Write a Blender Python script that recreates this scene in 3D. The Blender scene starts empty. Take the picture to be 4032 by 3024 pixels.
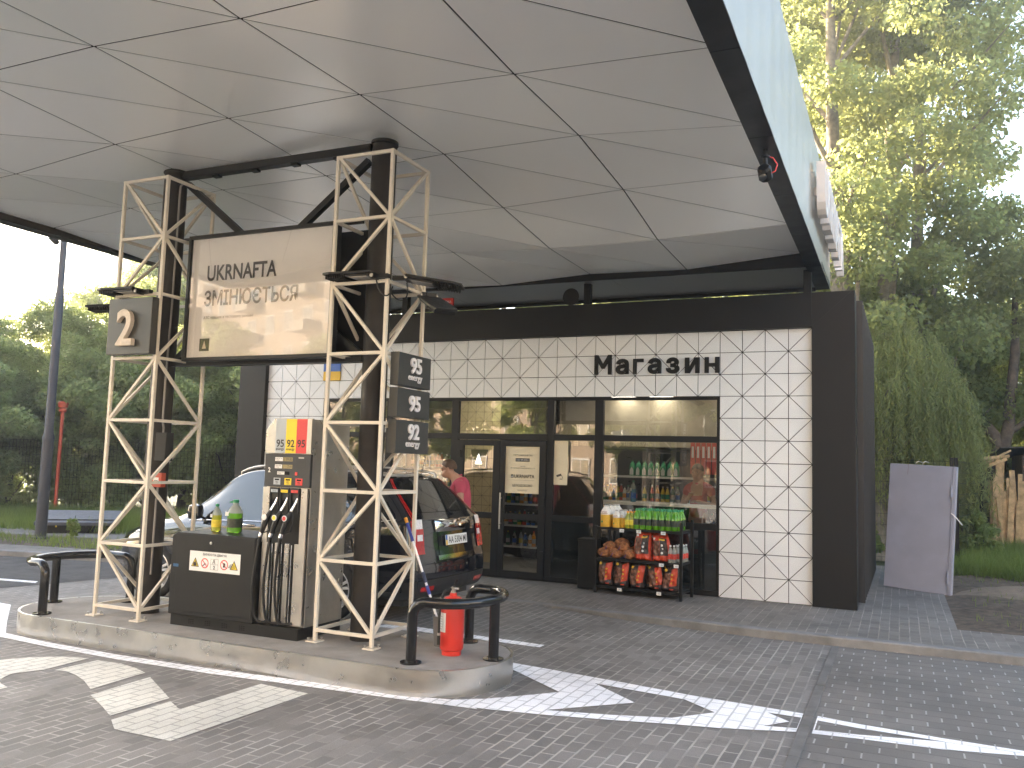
import bpy, bmesh, math, random
import numpy as np
from mathutils import Vector, Matrix, noise
from mathutils.geometry import tessellate_polygon
R = math.radians
rnd = random.Random(7)
scn = bpy.context.scene
col = scn.collection
# ------------------------------------------------------------------ camera, sky, sun, exposure
cam_d = bpy.data.cameras.new('camera'); cam = bpy.data.objects.new('camera', cam_d); col.objects.link(cam)
cam_d.sensor_width = 36.0; cam_d.lens = 30.08; cam_d.clip_start = 0.05; cam_d.clip_end = 2000
def cam_matrix(C, yaw, pitch, roll):
    cy, sy, cp, sp = math.cos(yaw), math.sin(yaw), math.cos(pitch), math.sin(pitch)
    f = Vector((sy*cp, cy*cp, sp)); r0 = Vector((cy, -sy, 0)); u0 = r0.cross(f)
    r = r0*math.cos(roll)+u0*math.sin(roll); u = -r0*math.sin(roll)+u0*math.cos(roll)
    m = Matrix((r, u, -f)).transposed().to_4x4(); m.translation = C
    return m
CAM = Vector((1.02715, -11.80235, 1.68395))
cam.matrix_world = cam_matrix(CAM, -0.42592, 0.09404, 0.02962)
scn.camera = cam
SUN_AZ, SUN_EL = R(-75), R(14)          # azimuth measured from +Y towards +X
world = bpy.data.worlds.new('World'); scn.world = world; world.use_nodes = True
wn = world.node_tree.nodes; wl = world.node_tree.links
sky = wn.new('ShaderNodeTexSky'); sky.sky_type = 'NISHITA'; sky.sun_disc = False
sky.sun_elevation = SUN_EL; sky.sun_rotation = SUN_AZ; sky.air_density = 1.0; sky.dust_density = 1.6; sky.ozone_density = 1.0
wn['Background'].inputs['Strength'].default_value = 0.15
hs_ = wn.new('ShaderNodeHueSaturation'); hs_.inputs['Saturation'].default_value = 0.9
wl.new(sky.outputs[0], hs_.inputs['Color']); wl.new(hs_.outputs[0], wn['Background'].inputs['Color'])
sd = bpy.data.lights.new('sun', 'SUN'); sd.energy = 5.0; sd.angle = R(0.5); sd.color = (1.0, 0.88, 0.73)
sun = bpy.data.objects.new('sun', sd); col.objects.link(sun)
sdir = Vector((math.sin(SUN_AZ)*math.cos(SUN_EL), math.cos(SUN_AZ)*math.cos(SUN_EL), math.sin(SUN_EL)))
sun.rotation_euler = sdir.to_track_quat('Z', 'Y').to_euler(); sun.location = sdir*60
vs = scn.view_settings; vs.view_transform = 'Standard'; vs.look = 'None'; vs.gamma = 1.0; vs.use_curve_mapping = False
vs.exposure = 2.95
scn.cycles.max_bounces = 12; scn.cycles.diffuse_bounces = 8; scn.cycles.transparent_max_bounces = 24
scn.cycles.sample_clamp_indirect = 6.0

# ------------------------------------------------------------------ materials
MATS = {}
def new_mat(name):
    m = bpy.data.materials.new(name); m.use_nodes = True
    nt = m.node_tree; b = nt.nodes['Principled BSDF']
    return m, nt, b
def N(nt, t, **kw):
    n = nt.nodes.new(t)
    for k, v in kw.items():
        if k in n.inputs: n.inputs[k].default_value = v
        else: setattr(n, k, v)
    return n
def mix_col(nt, fac, a, b, blend='MIX'):
    n = nt.nodes.new('ShaderNodeMix'); n.data_type = 'RGBA'; n.blend_type = blend
    for i, v in ((0, fac), (6, a), (7, b)):
        if hasattr(v, 'is_output') or isinstance(v, bpy.types.NodeSocket): nt.links.new(v, n.inputs[i])
        else: n.inputs[i].default_value = v if i == 0 else (*v, 1) if len(v) == 3 else v
    return n.outputs[2]
def ramp(nt, src, stops):
    n = nt.nodes.new('ShaderNodeValToRGB'); el = n.color_ramp.elements
    while len(el) < len(stops): el.new(0.5)
    for e, (p, c) in zip(el, stops):
        e.position = p; e.color = (c, c, c, 1) if not hasattr(c, '__len__') else (*c, 1)
    nt.links.new(src, n.inputs[0]); return n.outputs[0]
def mat(name, c, rough=0.5, metal=0.0, var=0.12, scale=6.0, bump=0.0, bscale=60.0, spec=0.5, coat=0.0, dirt=0.0, dirtc=(0.10, 0.085, 0.065), emit=0.0, trans=0.0, ior=1.45, rvar=0.12):
    if name in MATS: return MATS[name]
    m, nt, b = new_mat(name)
    co = N(nt, 'ShaderNodeTexCoord').outputs['Object']
    nz = N(nt, 'ShaderNodeTexNoise', Scale=scale, Detail=6.0, Roughness=0.6); nt.links.new(co, nz.inputs['Vector'])
    f = ramp(nt, nz.outputs['Fac'], [(0.28, 1-var), (0.72, 1+var)])
    base = mix_col(nt, 1.0, c, f if var else (1.0,1.0,1.0), 'MULTIPLY')
    if dirt:
        n2 = N(nt, 'ShaderNodeTexNoise', Scale=scale*0.7, Detail=9.0, Roughness=0.72); nt.links.new(co, n2.inputs['Vector'])
        base = mix_col(nt, ramp(nt, n2.outputs['Fac'], [(0.48, 0.0), (0.75, dirt)]), base, dirtc)
    nt.links.new(base, b.inputs['Base Color'])
    nr = N(nt, 'ShaderNodeTexNoise', Scale=scale*2.3, Detail=4.0); nt.links.new(co, nr.inputs['Vector'])
    mr = N(nt, 'ShaderNodeMapRange'); nt.links.new(nr.outputs['Fac'], mr.inputs[0])
    mr.inputs[1].default_value = 0.3; mr.inputs[2].default_value = 0.7
    mr.inputs[3].default_value = max(0.01, rough*(1-rvar)); mr.inputs[4].default_value = min(1, rough*(1+rvar)+0.01)
    if rvar: nt.links.new(mr.outputs[0], b.inputs['Roughness'])
    else: b.inputs['Roughness'].default_value = rough
    b.inputs['Metallic'].default_value = metal; b.inputs['Specular IOR Level'].default_value = spec
    b.inputs['Coat Weight'].default_value = coat; b.inputs['Coat Roughness'].default_value = 0.04
    b.inputs['Transmission Weight'].default_value = trans; b.inputs['IOR'].default_value = ior
    if emit:
        b.inputs['Emission Color'].default_value = (*c, 1); b.inputs['Emission Strength'].default_value = emit
    if bump:
        bn = N(nt, 'ShaderNodeTexNoise', Scale=bscale, Detail=5.0); nt.links.new(co, bn.inputs['Vector'])
        bp = N(nt, 'ShaderNodeBump', Strength=bump, Distance=0.01); nt.links.new(bn.outputs['Fac'], bp.inputs['Height'])
        nt.links.new(bp.outputs[0], b.inputs['Normal'])
    MATS[name] = m
    return m

def paver_mat(name, c1, c2, mortar, along_y=True, bw=0.2, rh=0.102, off=0.5, ms=0.008, paint=None, tick=None, rot=0.0):
    m, nt, b = new_mat(name)
    geo = N(nt, 'ShaderNodeNewGeometry')
    mp = N(nt, 'ShaderNodeMapping'); nt.links.new(geo.outputs['Position'], mp.inputs['Vector'])
    mp.inputs['Rotation'].default_value = (0, 0, (R(90) if along_y else 0)+rot)
    wob = N(nt, 'ShaderNodeTexNoise', Scale=1.3, Detail=2.0); nt.links.new(geo.outputs['Position'], wob.inputs['Vector'])
    va = N(nt, 'ShaderNodeVectorMath', operation='SCALE'); nt.links.new(wob.outputs['Color'], va.inputs[0]); va.inputs['Scale'].default_value = 0.022
    vb = N(nt, 'ShaderNodeVectorMath', operation='ADD'); nt.links.new(mp.outputs[0], vb.inputs[0]); nt.links.new(va.outputs[0], vb.inputs[1])
    br = N(nt, 'ShaderNodeTexBrick', Scale=1.0); nt.links.new(vb.outputs[0], br.inputs['Vector'])
    br.inputs['Brick Width'].default_value = bw; br.inputs['Row Height'].default_value = rh
    br.inputs['Mortar Size'].default_value = ms; br.inputs['Mortar Smooth'].default_value = 0.25; br.offset = off
    br.inputs['Color1'].default_value = (*c1, 1); br.inputs['Color2'].default_value = (*c2, 1); br.inputs['Mortar'].default_value = (*mortar, 1)
    # large stains and fine grain
    st = N(nt, 'ShaderNodeTexNoise', Scale=0.9, Detail=8.0, Roughness=0.65); nt.links.new(geo.outputs['Position'], st.inputs['Vector'])
    gr = N(nt, 'ShaderNodeTexNoise', Scale=180.0, Detail=3.0); nt.links.new(geo.outputs['Position'], gr.inputs['Vector'])
    f1 = ramp(nt, st.outputs['Fac'], [(0.3, 0.78), (0.7, 1.22)]); f2 = ramp(nt, gr.outputs['Fac'], [(0.3, 0.82), (0.7, 1.18)])
    s2 = N(nt, 'ShaderNodeTexNoise', Scale=0.55, Detail=10.0, Roughness=0.78, Distortion=0.6); nt.links.new(geo.outputs['Position'], s2.inputs['Vector'])
    f3 = ramp(nt, s2.outputs['Fac'], [(0.56, 1.0), (0.68, 0.66)])
    # mortar partly lost: joints vary in brightness
    jn = N(nt, 'ShaderNodeTexNoise', Scale=2.2, Detail=5.0); nt.links.new(geo.outputs['Position'], jn.inputs['Vector'])
    jm = ramp(nt, jn.outputs['Fac'], [(0.35, 0.25), (0.62, 1.0)])
    base = br.outputs['Color']
    dark = mix_col(nt, br.outputs['Fac'], br.outputs['Color'], tuple(x*0.5 for x in c1))
    base = mix_col(nt, jm, dark, br.outputs['Color'])
    if tick:
        b2 = N(nt, 'ShaderNodeTexBrick', Scale=1.0); nt.links.new(vb.outputs[0], b2.inputs['Vector'])
        b2.inputs['Brick Width'].default_value = bw; b2.inputs['Row Height'].default_value = rh; b2.offset = off
        b2.inputs['Mortar Size'].default_value = ms*1.0; b2.inputs['Mortar Smooth'].default_value = 0.1
        b2.inputs['Color1'].default_value = (0, 0, 0, 1); b2.inputs['Color2'].default_value = (0, 0, 0, 1); b2.inputs['Mortar'].default_value = (1, 1, 1, 1)
        sp = N(nt, 'ShaderNodeSeparateXYZ'); nt.links.new(vb.outputs[0], sp.inputs[0])
        # light only near the middle of the cross joints (interlocking blocks)
        md = N(nt, 'ShaderNodeMath', operation='PINGPONG'); nt.links.new(sp.outputs['Y'], md.inputs[0]); md.inputs[1].default_value = rh/2
        gt = N(nt, 'ShaderNodeMath', operation='GREATER_THAN'); nt.links.new(md.outputs[0], gt.inputs[0]); gt.inputs[1].default_value = rh*0.16
        mm = N(nt, 'ShaderNodeMath', operation='MULTIPLY'); nt.links.new(gt.outputs[0], mm.inputs[0]); nt.links.new(b2.outputs['Fac'], mm.inputs[1])
        base = mix_col(nt, mm.outputs[0], base, tick)
    if paint:
        wn_ = N(nt, 'ShaderNodeTexNoise', Scale=14.0, Detail=9.0, Roughness=0.75); nt.links.new(geo.outputs['Position'], wn_.inputs['Vector'])
        pf = ramp(nt, wn_.outputs['Fac'], [(0.22, 0.6), (0.36, 1.0)])
        pj = mix_col(nt, br.outputs['Fac'], paint, tuple(x*0.62 for x in paint))
        base = mix_col(nt, pf, base, pj)
    base = mix_col(nt, 1.0, base, f1, 'MULTIPLY'); base = mix_col(nt, 1.0, base, f2, 'MULTIPLY'); base = mix_col(nt, 1.0, base, f3, 'MULTIPLY')
    nt.links.new(base, b.inputs['Base Color']); b.inputs['Roughness'].default_value = 0.72; b.inputs['Specular IOR Level'].default_value = 0.35
    inv = N(nt, 'ShaderNodeMath', operation='MULTIPLY_ADD'); nt.links.new(br.outputs['Fac'], inv.inputs[0]); inv.inputs[1].default_value = -1.0; inv.inputs[2].default_value = 1.0
    ad = N(nt, 'ShaderNodeMath', operation='MULTIPLY_ADD'); nt.links.new(gr.outputs['Fac'], ad.inputs[0]); ad.inputs[1].default_value = 0.25; nt.links.new(inv.outputs[0], ad.inputs[2])
    bp = N(nt, 'ShaderNodeBump', Strength=0.55, Distance=0.004); nt.links.new(ad.outputs[0], bp.inputs['Height']); nt.links.new(bp.outputs[0], b.inputs['Normal'])
    MATS[name] = m
    return m

def glass_mat(name, tint=(1, 1, 1), refl=1.5, base=0.03):
    m = bpy.data.materials.new(name); m.use_nodes = True; nt = m.node_tree; nt.nodes.clear()
    out = N(nt, 'ShaderNodeOutputMaterial'); mx = N(nt, 'ShaderNodeMixShader')
    tr = N(nt, 'ShaderNodeBsdfTransparent'); tr.inputs[0].default_value = (*tint, 1)
    gl = N(nt, 'ShaderNodeBsdfGlossy', Roughness=0.0); gl.inputs[0].default_value = (1, 1, 1, 1)
    fr = N(nt, 'ShaderNodeFresnel', IOR=1.5)
    geo = N(nt, 'ShaderNodeNewGeometry')
    nz = N(nt, 'ShaderNodeTexNoise', Scale=0.9, Detail=1.0); nt.links.new(geo.outputs['Position'], nz.inputs['Vector'])
    bp = N(nt, 'ShaderNodeBump', Strength=0.10, Distance=0.02); nt.links.new(nz.outputs['Fac'], bp.inputs['Height'])
    nt.links.new(bp.outputs[0], gl.inputs['Normal'])
    ma = N(nt, 'ShaderNodeMath', operation='MULTIPLY_ADD', use_clamp=True); nt.links.new(fr.outputs[0], ma.inputs[0]); ma.inputs[1].default_value = refl; ma.inputs[2].default_value = base
    nt.links.new(ma.outputs[0], mx.inputs[0]); nt.links.new(tr.outputs[0], mx.inputs[1]); nt.links.new(gl.outputs[0], mx.inputs[2]); nt.links.new(mx.outputs[0], out.inputs[0])
    MATS[name] = m
    return m

def leaf_mat(name, c1, c2, tr=0.45, tcol=(0.35, 0.45, 0.04)):
    m = bpy.data.materials.new(name); m.use_nodes = True; nt = m.node_tree; nt.nodes.clear()
    out = N(nt, 'ShaderNodeOutputMaterial'); mx = N(nt, 'ShaderNodeMixShader'); mx.inputs[0].default_value = tr
    at = N(nt, 'ShaderNodeAttribute', attribute_name='leaf')
    geo = N(nt, 'ShaderNodeNewGeometry'); nz = N(nt, 'ShaderNodeTexNoise', Scale=0.55, Detail=3.0); nt.links.new(geo.outputs['Position'], nz.inputs['Vector'])
    f = N(nt, 'ShaderNodeMath', operation='MULTIPLY_ADD'); nt.links.new(at.outputs['Fac'], f.inputs[0]); f.inputs[1].default_value = 0.6; nt.links.new(ramp(nt, nz.outputs['Fac'], [(0.35, 0.0), (0.65, 0.4)]), f.inputs[2])
    cc = mix_col(nt, f.outputs[0], c1, c2); tc = mix_col(nt, f.outputs[0], tuple(x*0.6 for x in tcol), tcol)
    di = N(nt, 'ShaderNodeBsdfPrincipled', Roughness=0.55); di.inputs['Specular IOR Level'].default_value = 0.35
    tl = N(nt, 'ShaderNodeBsdfTranslucent'); nt.links.new(cc, di.inputs['Base Color']); nt.links.new(tc, tl.inputs[0])
    nt.links.new(di.outputs[0], mx.inputs[1]); nt.links.new(tl.outputs[0], mx.inputs[2]); nt.links.new(mx.outputs[0], out.inputs[0])
    MATS[name] = m
    return m

# ------------------------------------------------------------------ mesh helpers
class MB:
    def __init__(s): s.v = []; s.f = []; s.mi = []; s.cur = 0
    def add(s, vs, fs, M=None):
        o = len(s.v)
        s.v += [tuple(M @ Vector(p)) if M is not None else tuple(p) for p in vs]
        s.f += [tuple(i+o for i in f) for f in fs]; s.mi += [s.cur]*len(fs); return s
    def box(s, lo, hi, M=None):
        x0, y0, z0 = lo; x1, y1, z1 = hi
        return s.add([(x0,y0,z0),(x1,y0,z0),(x1,y1,z0),(x0,y1,z0),(x0,y0,z1),(x1,y0,z1),(x1,y1,z1),(x0,y1,z1)],
                     [(0,3,2,1),(4,5,6,7),(0,1,5,4),(1,2,6,5),(2,3,7,6),(3,0,4,7)], M)
    def bar(s, p, q, w, h=None, up=(0,0,1)):
        h = h or w; p = Vector(p); q = Vector(q); d = q-p; L = d.length; d.normalize()
        u = Vector(up)
        if abs(d.dot(u)) > 0.98: u = Vector((0,1,0))
        a = d.cross(u).normalized(); b = a.cross(d).normalized()
        M = Matrix((d, a, b)).transposed().to_4x4(); M.translation = p
        return s.box((0,-w/2,-h/2), (L,w/2,h/2), M)
    def tube(s, pts, r, n=10, cap=True):
        pts = [Vector(p) for p in pts]; rs = r if hasattr(r, '__len__') else [r]*len(pts)
        vs = []; fs = []; t0 = None; a = None
        for i, p in enumerate(pts):
            t = (pts[min(i+1,len(pts)-1)]-pts[max(i-1,0)]).normalized()
            if a is None:
                a = t.orthogonal().normalized()
            else:
                a = (a - t*a.dot(t)).normalized()
            b = t.cross(a)
            for k in range(n):
                an = 2*math.pi*k/n; vs.append(p+(a*math.cos(an)+b*math.sin(an))*rs[i])
        for i in range(len(pts)-1):
            for k in range(n):
                k2 = (k+1) % n; fs.append((i*n+k, i*n+k2, (i+1)*n+k2, (i+1)*n+k))
        if cap:
            fs.append(tuple(reversed(range(n)))); fs.append(tuple(range((len(pts)-1)*n, len(pts)*n)))
        return s.add(vs, fs)
    def lathe(s, prof, c=(0,0,0), n=16, M=None, sq=0.0, cap=True):
        vs = []; fs = []
        for r_, z in prof:
            for k in range(n):
                a = 2*math.pi*(k+0.5)/n; q = 1.0
                if sq: q = 1+sq*(1/max(abs(math.cos(a)), abs(math.sin(a)))-1)
                vs.append((c[0]+r_*q*math.cos(a), c[1]+r_*q*math.sin(a), c[2]+z))
        for i in range(len(prof)-1):
            for k in range(n):
                k2 = (k+1) % n; fs.append((i*n+k, i*n+k2, (i+1)*n+k2, (i+1)*n+k))
        if cap: fs.append(tuple(reversed(range(n)))); fs.append(tuple(range((len(prof)-1)*n, len(prof)*n)))
        return s.add(vs, fs, M)
    def poly(s, pts, holes=(), M=None):
        loops = [[Vector((*p[:2], 0)) for p in pts]]+[[Vector((*p[:2], 0)) for p in h] for h in holes]
        tris = tessellate_polygon(loops); vs = [v for l in loops for v in l]; fs = []
        for t in tris:
            a, b, c = (vs[i] for i in t)
            fs.append(t if (b-a).cross(c-a).z > 0 else (t[0], t[2], t[1]))
        return s.add([tuple(v) for v in vs], fs, M)
    def prism(s, pts, d, M=None):
        """2-D outline (counter-clockwise) extruded 0..d along local z"""
        n = len(pts); loops = [[Vector((*p, 0)) for p in pts]]; tr = tessellate_polygon(loops); fs = []
        for t in tr:
            a, b, c = (loops[0][i] for i in t)
            t = t if (b-a).cross(c-a).z > 0 else (t[0], t[2], t[1])
            fs.append(tuple(i+n for i in t)); fs.append(tuple(reversed(t)))
        ar = sum(pts[i][0]*pts[(i+1)%n][1]-pts[(i+1)%n][0]*pts[i][1] for i in range(n))
        for i in range(n):
            j = (i+1) % n
            fs.append((i, j, j+n, i+n) if ar > 0 else (j, i, i+n, j+n))
        return s.add([(*p, 0) for p in pts]+[(*p, d) for p in pts], fs, M)
    def grid(s, P):
        nr = len(P); nc = len(P[0]); vs = [tuple(p) for r_ in P for p in r_]
        return s.add(vs, [(i*nc+j, i*nc+j+1, (i+1)*nc+j+1, (i+1)*nc+j) for i in range(nr-1) for j in range(nc-1)])
    def obj(s, name, mats, parent=None, at=None, smooth=None, bevel=0, local=False, sub=0):
        off = Vector((0,0,0)); q = parent
        if at is not None: off = Vector(at)
        elif not local:
            while q is not None and '_o' not in q: q = q.parent
            if q is not None: off = Vector(q['_o'])
        me = bpy.data.meshes.new(name)
        me.from_pydata([tuple(Vector(v)-off) for v in s.v], [], s.f); me.update()
        mats = mats if isinstance(mats, (list, tuple)) else [mats]
        for m in mats: me.materials.append(m)
        if len(mats) > 1: me.polygons.foreach_set('material_index', s.mi)
        if smooth:
            me.shade_smooth(); me.set_sharp_from_angle(angle=R(smooth))
        o = bpy.data.objects.new(name, me); col.objects.link(o)
        if parent is not None: o.parent = parent
        elif at is not None: o.location = at; o['_o'] = tuple(at)
        if sub:
            k = o.modifiers.new('sub', 'SUBSURF'); k.levels = sub; k.render_levels = sub
        if bevel:
            k = o.modifiers.new('bevel', 'BEVEL'); k.width = bevel; k.segments = 2; k.limit_method = 'ANGLE'; k.angle_limit = R(40)
        return o
def tag(o, label, cat, group=None):
    o['label'] = label; o['category'] = cat
    if group: o['group'] = group
    return o
def thing(name, label, cat, loc, rz=0.0, group=None):
    o = bpy.data.objects.new(name, None); o.empty_display_size = 0.1; col.objects.link(o)
    o.location = loc; o.rotation_euler = (0, 0, rz); o['_o'] = tuple(loc)
    return tag(o, label, cat, group)
def struct(o): o['kind'] = 'structure'; return o
def dup(root, loc, rz=None, label=None, group=None, scale=None):
    r = root.copy(); col.objects.link(r); r.location = loc
    if rz is not None: r.rotation_euler = (0, 0, rz)
    if scale: r.scale = scale if hasattr(scale, '__len__') else (scale,)*3
    if label: r['label'] = label
    if group: r['group'] = group
    def kids(a, b):
        for ch in a.children:
            c = ch.copy(); col.objects.link(c); c.parent = b; kids(ch, c)
    kids(root, r)
    return r
def axes(o, x, y):
    """matrix with local x,y directions and origin o"""
    x = Vector(x).normalized(); y = Vector(y).normalized(); z = x.cross(y)
    M = Matrix((x, y, z)).transposed().to_4x4(); M.translation = Vector(o); return M
def text_mb(mb, body, M, w=None, h=None, depth=0.002, bold=0.0, align='CENTER', spacing=1.0, sx=1.0):
    """lettering: real extruded glyph outlines, centred on M's origin, sized to width w or cap height h"""
    c = bpy.data.curves.new('txt', 'FONT'); c.body = body; c.size = 1.0; c.offset = bold; c.extrude = 0.0; c.space_character = spacing; c.resolution_u = 4
    o = bpy.data.objects.new('txt', c); col.objects.link(o)
    dg = bpy.context.evaluated_depsgraph_get(); me = bpy.data.meshes.new_from_object(o.evaluated_get(dg))
    V = np.array([v.co[:2] for v in me.vertices]); F = [tuple(p.vertices) for p in me.polygons]
    E = {}
    for f in F:
        for i in range(len(f)):
            e = (f[i], f[(i+1) % len(f)]); E[e] = 1
    bpy.data.objects.remove(o); bpy.data.curves.remove(c); bpy.data.meshes.remove(me)
    lo = V.min(0); hi = V.max(0); k = (w/(hi[0]-lo[0])/sx) if w else h/0.729
    if h and w: k = h/(hi[1]-lo[1]); sx = w/(hi[0]-lo[0])/k
    cx = {'CENTER': (lo[0]+hi[0])/2, 'LEFT': lo[0], 'RIGHT': hi[0]}[align]; cy = (lo[1]+hi[1])/2
    P = [((x-cx)*k*sx, (y-cy)*k) for x, y in V]; n = len(P)
    fs = []
    for f in F:
        a, b, cc = (Vector((*P[i], 0)) for i in f[:3])
        ccw = (b-a).cross(cc-a).z > 0
        f = f if ccw else tuple(reversed(f)); fs.append(tuple(i+n for i in f))
    if depth > 0.0025:
        for (i, j) in E:
            if (j, i) not in E: fs.append((i, j, j+n, i+n)); 
    mb.add([(x, y, 0) for x, y in P]+[(x, y, depth) for x, y in P], fs, M)
    return mb
def panelM(o, nrm='-y'):
    """plane matrices: text readable from outside. -y faces the camera side; +x faces right"""
    if nrm == '-y': return axes(o, (1,0,0), (0,0,1))
    if nrm == '+x': return axes(o, (0,1,0), (0,0,1))
    if nrm == 'up': return axes(o, (1,0,0), (0,1,0))

# ------------------------------------------------------------------ material library
PAV = ((0.215,0.200,0.185), (0.155,0.144,0.134), (0.38,0.352,0.322))
m_road = paver_mat('pavers_road', *PAV)
m_walk = paver_mat('pavers_walk', (0.205,0.187,0.168), (0.155,0.141,0.128), (0.34,0.306,0.27), bw=0.2, off=0.5, ms=0.006)
m_hpav = paver_mat('pavers_interlocking', (0.195,0.180,0.164), (0.158,0.146,0.134), (0.128,0.117,0.106), along_y=False, bw=0.2, rh=0.166, ms=0.006, tick=(0.38,0.365,0.35))
m_white = paver_mat('paint_white', *PAV, paint=(0.88,0.87,0.88))
m_whiteh = paver_mat('paint_white_right', (0.12,0.115,0.112), (0.095,0.092,0.092), (0.07,0.066,0.064), along_y=False, rh=0.166, ms=0.006, paint=(0.88,0.87,0.88))
m_cream = paver_mat('paint_cream', *PAV, paint=(0.62,0.60,0.54))
m_asph = mat('asphalt', (0.085,0.082,0.080), 0.85, var=0.25, scale=3, bump=0.5, bscale=220, spec=0.3)
m_kerb = mat('kerb_concrete', (0.215,0.21,0.205), 0.85, var=0.28, scale=4, bump=0.35, bscale=120, dirt=0.4, dirtc=(0.12,0.112,0.102))
m_conc = mat('island_concrete', (0.28,0.26,0.235), 0.85, var=0.22, scale=3.0, bump=0.3, bscale=140, dirt=0.45, dirtc=(0.17,0.15,0.125))
m_galv = mat('galvanised_band', (0.52,0.51,0.49), 0.31, metal=1.0, var=0.12, scale=3, rvar=0.22, bump=0.03, bscale=9)
m_black = mat('black_cladding', (0.012,0.012,0.0125), 0.45, var=0.12, scale=2, spec=0.3, bump=0.04, bscale=400)
m_fin = mat('fin_black', (0.03,0.03,0.032), 0.35, var=0.1, spec=0.5)
m_blackm = mat('black_metal', (0.011,0.011,0.011), 0.40, var=0.2, scale=8, dirt=0.04, spec=0.32)
m_blackg = mat('black_gloss', (0.008,0.008,0.009), 0.14, var=0.15, scale=8, spec=0.45, coat=0.25, dirt=0.03, rvar=0.5)
m_column = mat('column_brown_black', (0.022,0.019,0.0175), 0.55, var=0.25, scale=5, dirt=0.25, dirtc=(0.07,0.055,0.043), spec=0.35)
m_beige = mat('tower_beige_paint', (0.68,0.615,0.51), 0.42, var=0.06, scale=6, dirt=0.12, dirtc=(0.40,0.31,0.20))
m_tile = mat('white_tile', (0.76,0.77,0.775), 0.34, var=0.035, scale=2)
m_groove = mat('tile_groove', (0.035,0.032,0.030), 0.7)
m_ceil = mat('ceiling_composite', (0.90,0.90,0.88), 0.30, metal=0.35, var=0.0, rvar=0.0, spec=0.6)
m_gap = mat('ceiling_gap', (0.008,0.008,0.008), 0.9, spec=0.1)
m_soff = mat('soffit_grey', (0.14,0.14,0.15), 0.28, metal=0.2, var=0.0, rvar=0.0)
m_fasc = mat('fascia_silver', (0.40,0.375,0.32), 0.34, metal=0.80, var=0.04, scale=0.8, rvar=0.08)
m_letw = mat('letter_white', (0.72,0.68,0.66), 0.4, var=0.03)
m_letc = mat('letter_cream', (0.62,0.53,0.43), 0.5, var=0.16, scale=14, dirt=0.4, dirtc=(0.36,0.28,0.20))
m_plate = mat('sign_grey_black', (0.042,0.041,0.038), 0.36, var=0.08, scale=3)
m_board = mat('board_film', (0.80,0.78,0.77), 0.35, var=0.05, scale=2.5)
m_ink = mat('ink_dark', (0.035,0.028,0.024), 0.5)
m_steel = mat('brushed_steel', (0.46,0.44,0.41), 0.34, metal=0.9, var=0.12, scale=4, rvar=0.3, dirt=0.12)
m_chrome = mat('chrome', (0.75,0.75,0.76), 0.10, metal=1.0, var=0.03)
m_dpan = mat('pump_panel_grey', (0.036,0.037,0.039), 0.42, var=0.06)
m_rubber = mat('rubber_black', (0.008,0.008,0.008), 0.5, var=0.2, scale=20)
m_fgrey = mat('flag_grey', (0.42,0.46,0.49), 0.4, var=0.02); m_fyel = mat('flag_yellow', (0.80,0.60,0.03), 0.4, var=0.02); m_fred = mat('flag_red', (0.66,0.06,0.055), 0.4, var=0.02)
m_paper = mat('paper_white', (0.74,0.73,0.70), 0.6, var=0.03)
m_lcd = mat('lcd', (0.30,0.25,0.12), 0.25, var=0.08, scale=20)
m_red = mat('extinguisher_red', (0.62,0.035,0.022), 0.30, var=0.08, scale=5, coat=0.4, dirt=0.08)
m_redp = mat('red_pipe', (0.50,0.075,0.035), 0.5, var=0.15, dirt=0.2)
m_bucket = mat('bucket_grey', (0.13,0.13,0.135), 0.55, var=0.12, dirt=0.2)
m_lamp = mat('lamp_post_paint', (0.045,0.048,0.062), 0.45, var=0.12, scale=3)
m_door = mat('grey_door_paint', (0.35,0.355,0.42), 0.55, var=0.09, scale=2.5, dirt=0.18, dirtc=(0.33,0.31,0.31))
m_rust = mat('rust', (0.16,0.07,0.035), 0.85, var=0.4, scale=20)
m_wood = mat('old_wood', (0.50,0.35,0.19), 0.85, var=0.45, scale=7, bump=0.6, bscale=40)
m_woodd = mat('dark_old_wood', (0.10,0.07,0.05), 0.9, var=0.4, scale=6, bump=0.5, bscale=30)
m_bark = mat('bark', (0.135,0.105,0.080), 0.9, var=0.5, scale=7, bump=1.0, bscale=16)
m_barkl = mat('bark_light', (0.22,0.185,0.14), 0.9, var=0.5, scale=6, bump=1.0, bscale=14)
m_soil = mat('soil', (0.105,0.078,0.056), 0.95, var=0.6, scale=7, bump=1.0, bscale=14, dirt=.6, dirtc=(.05,.036,.026))
m_clay = mat('clay_heap', (0.19,0.145,0.105), 0.95, var=0.25, scale=6, bump=0.8, bscale=30)
m_lawn = mat('lawn_ground', (0.060,0.075,0.028), 0.95, var=0.4, scale=2, bump=0.8, bscale=40)
m_carp = mat('car_paint_black', (0.010,0.011,0.016), 0.07, var=0.05, coat=1.0, spec=0.7, rvar=0.3)
m_carg = mat('car_glass', (0.012,0.014,0.014), 0.03, var=0.05, spec=0.9, coat=0.6)
m_carpl = mat('car_plastic', (0.022,0.022,0.023), 0.5, var=0.1)
m_tyre = mat('tyre', (0.016,0.016,0.016), 0.75, var=0.2, scale=12)
m_rim = mat('alloy', (0.62,0.62,0.63), 0.28, metal=0.35, var=0.06)
m_tailr = mat('tail_red', (0.42,0.010,0.008), 0.10, var=0.35, scale=26, coat=1.0)
m_tailw = mat('tail_white', (0.75,0.72,0.72), 0.10, var=0.2, scale=40, coat=1.0)
m_skin = mat('skin', (0.48,0.26,0.17), 0.5, var=0.10, scale=18)
m_hair = mat('hair_brown', (0.095,0.055,0.033), 0.6, var=0.3, scale=60)
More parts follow.
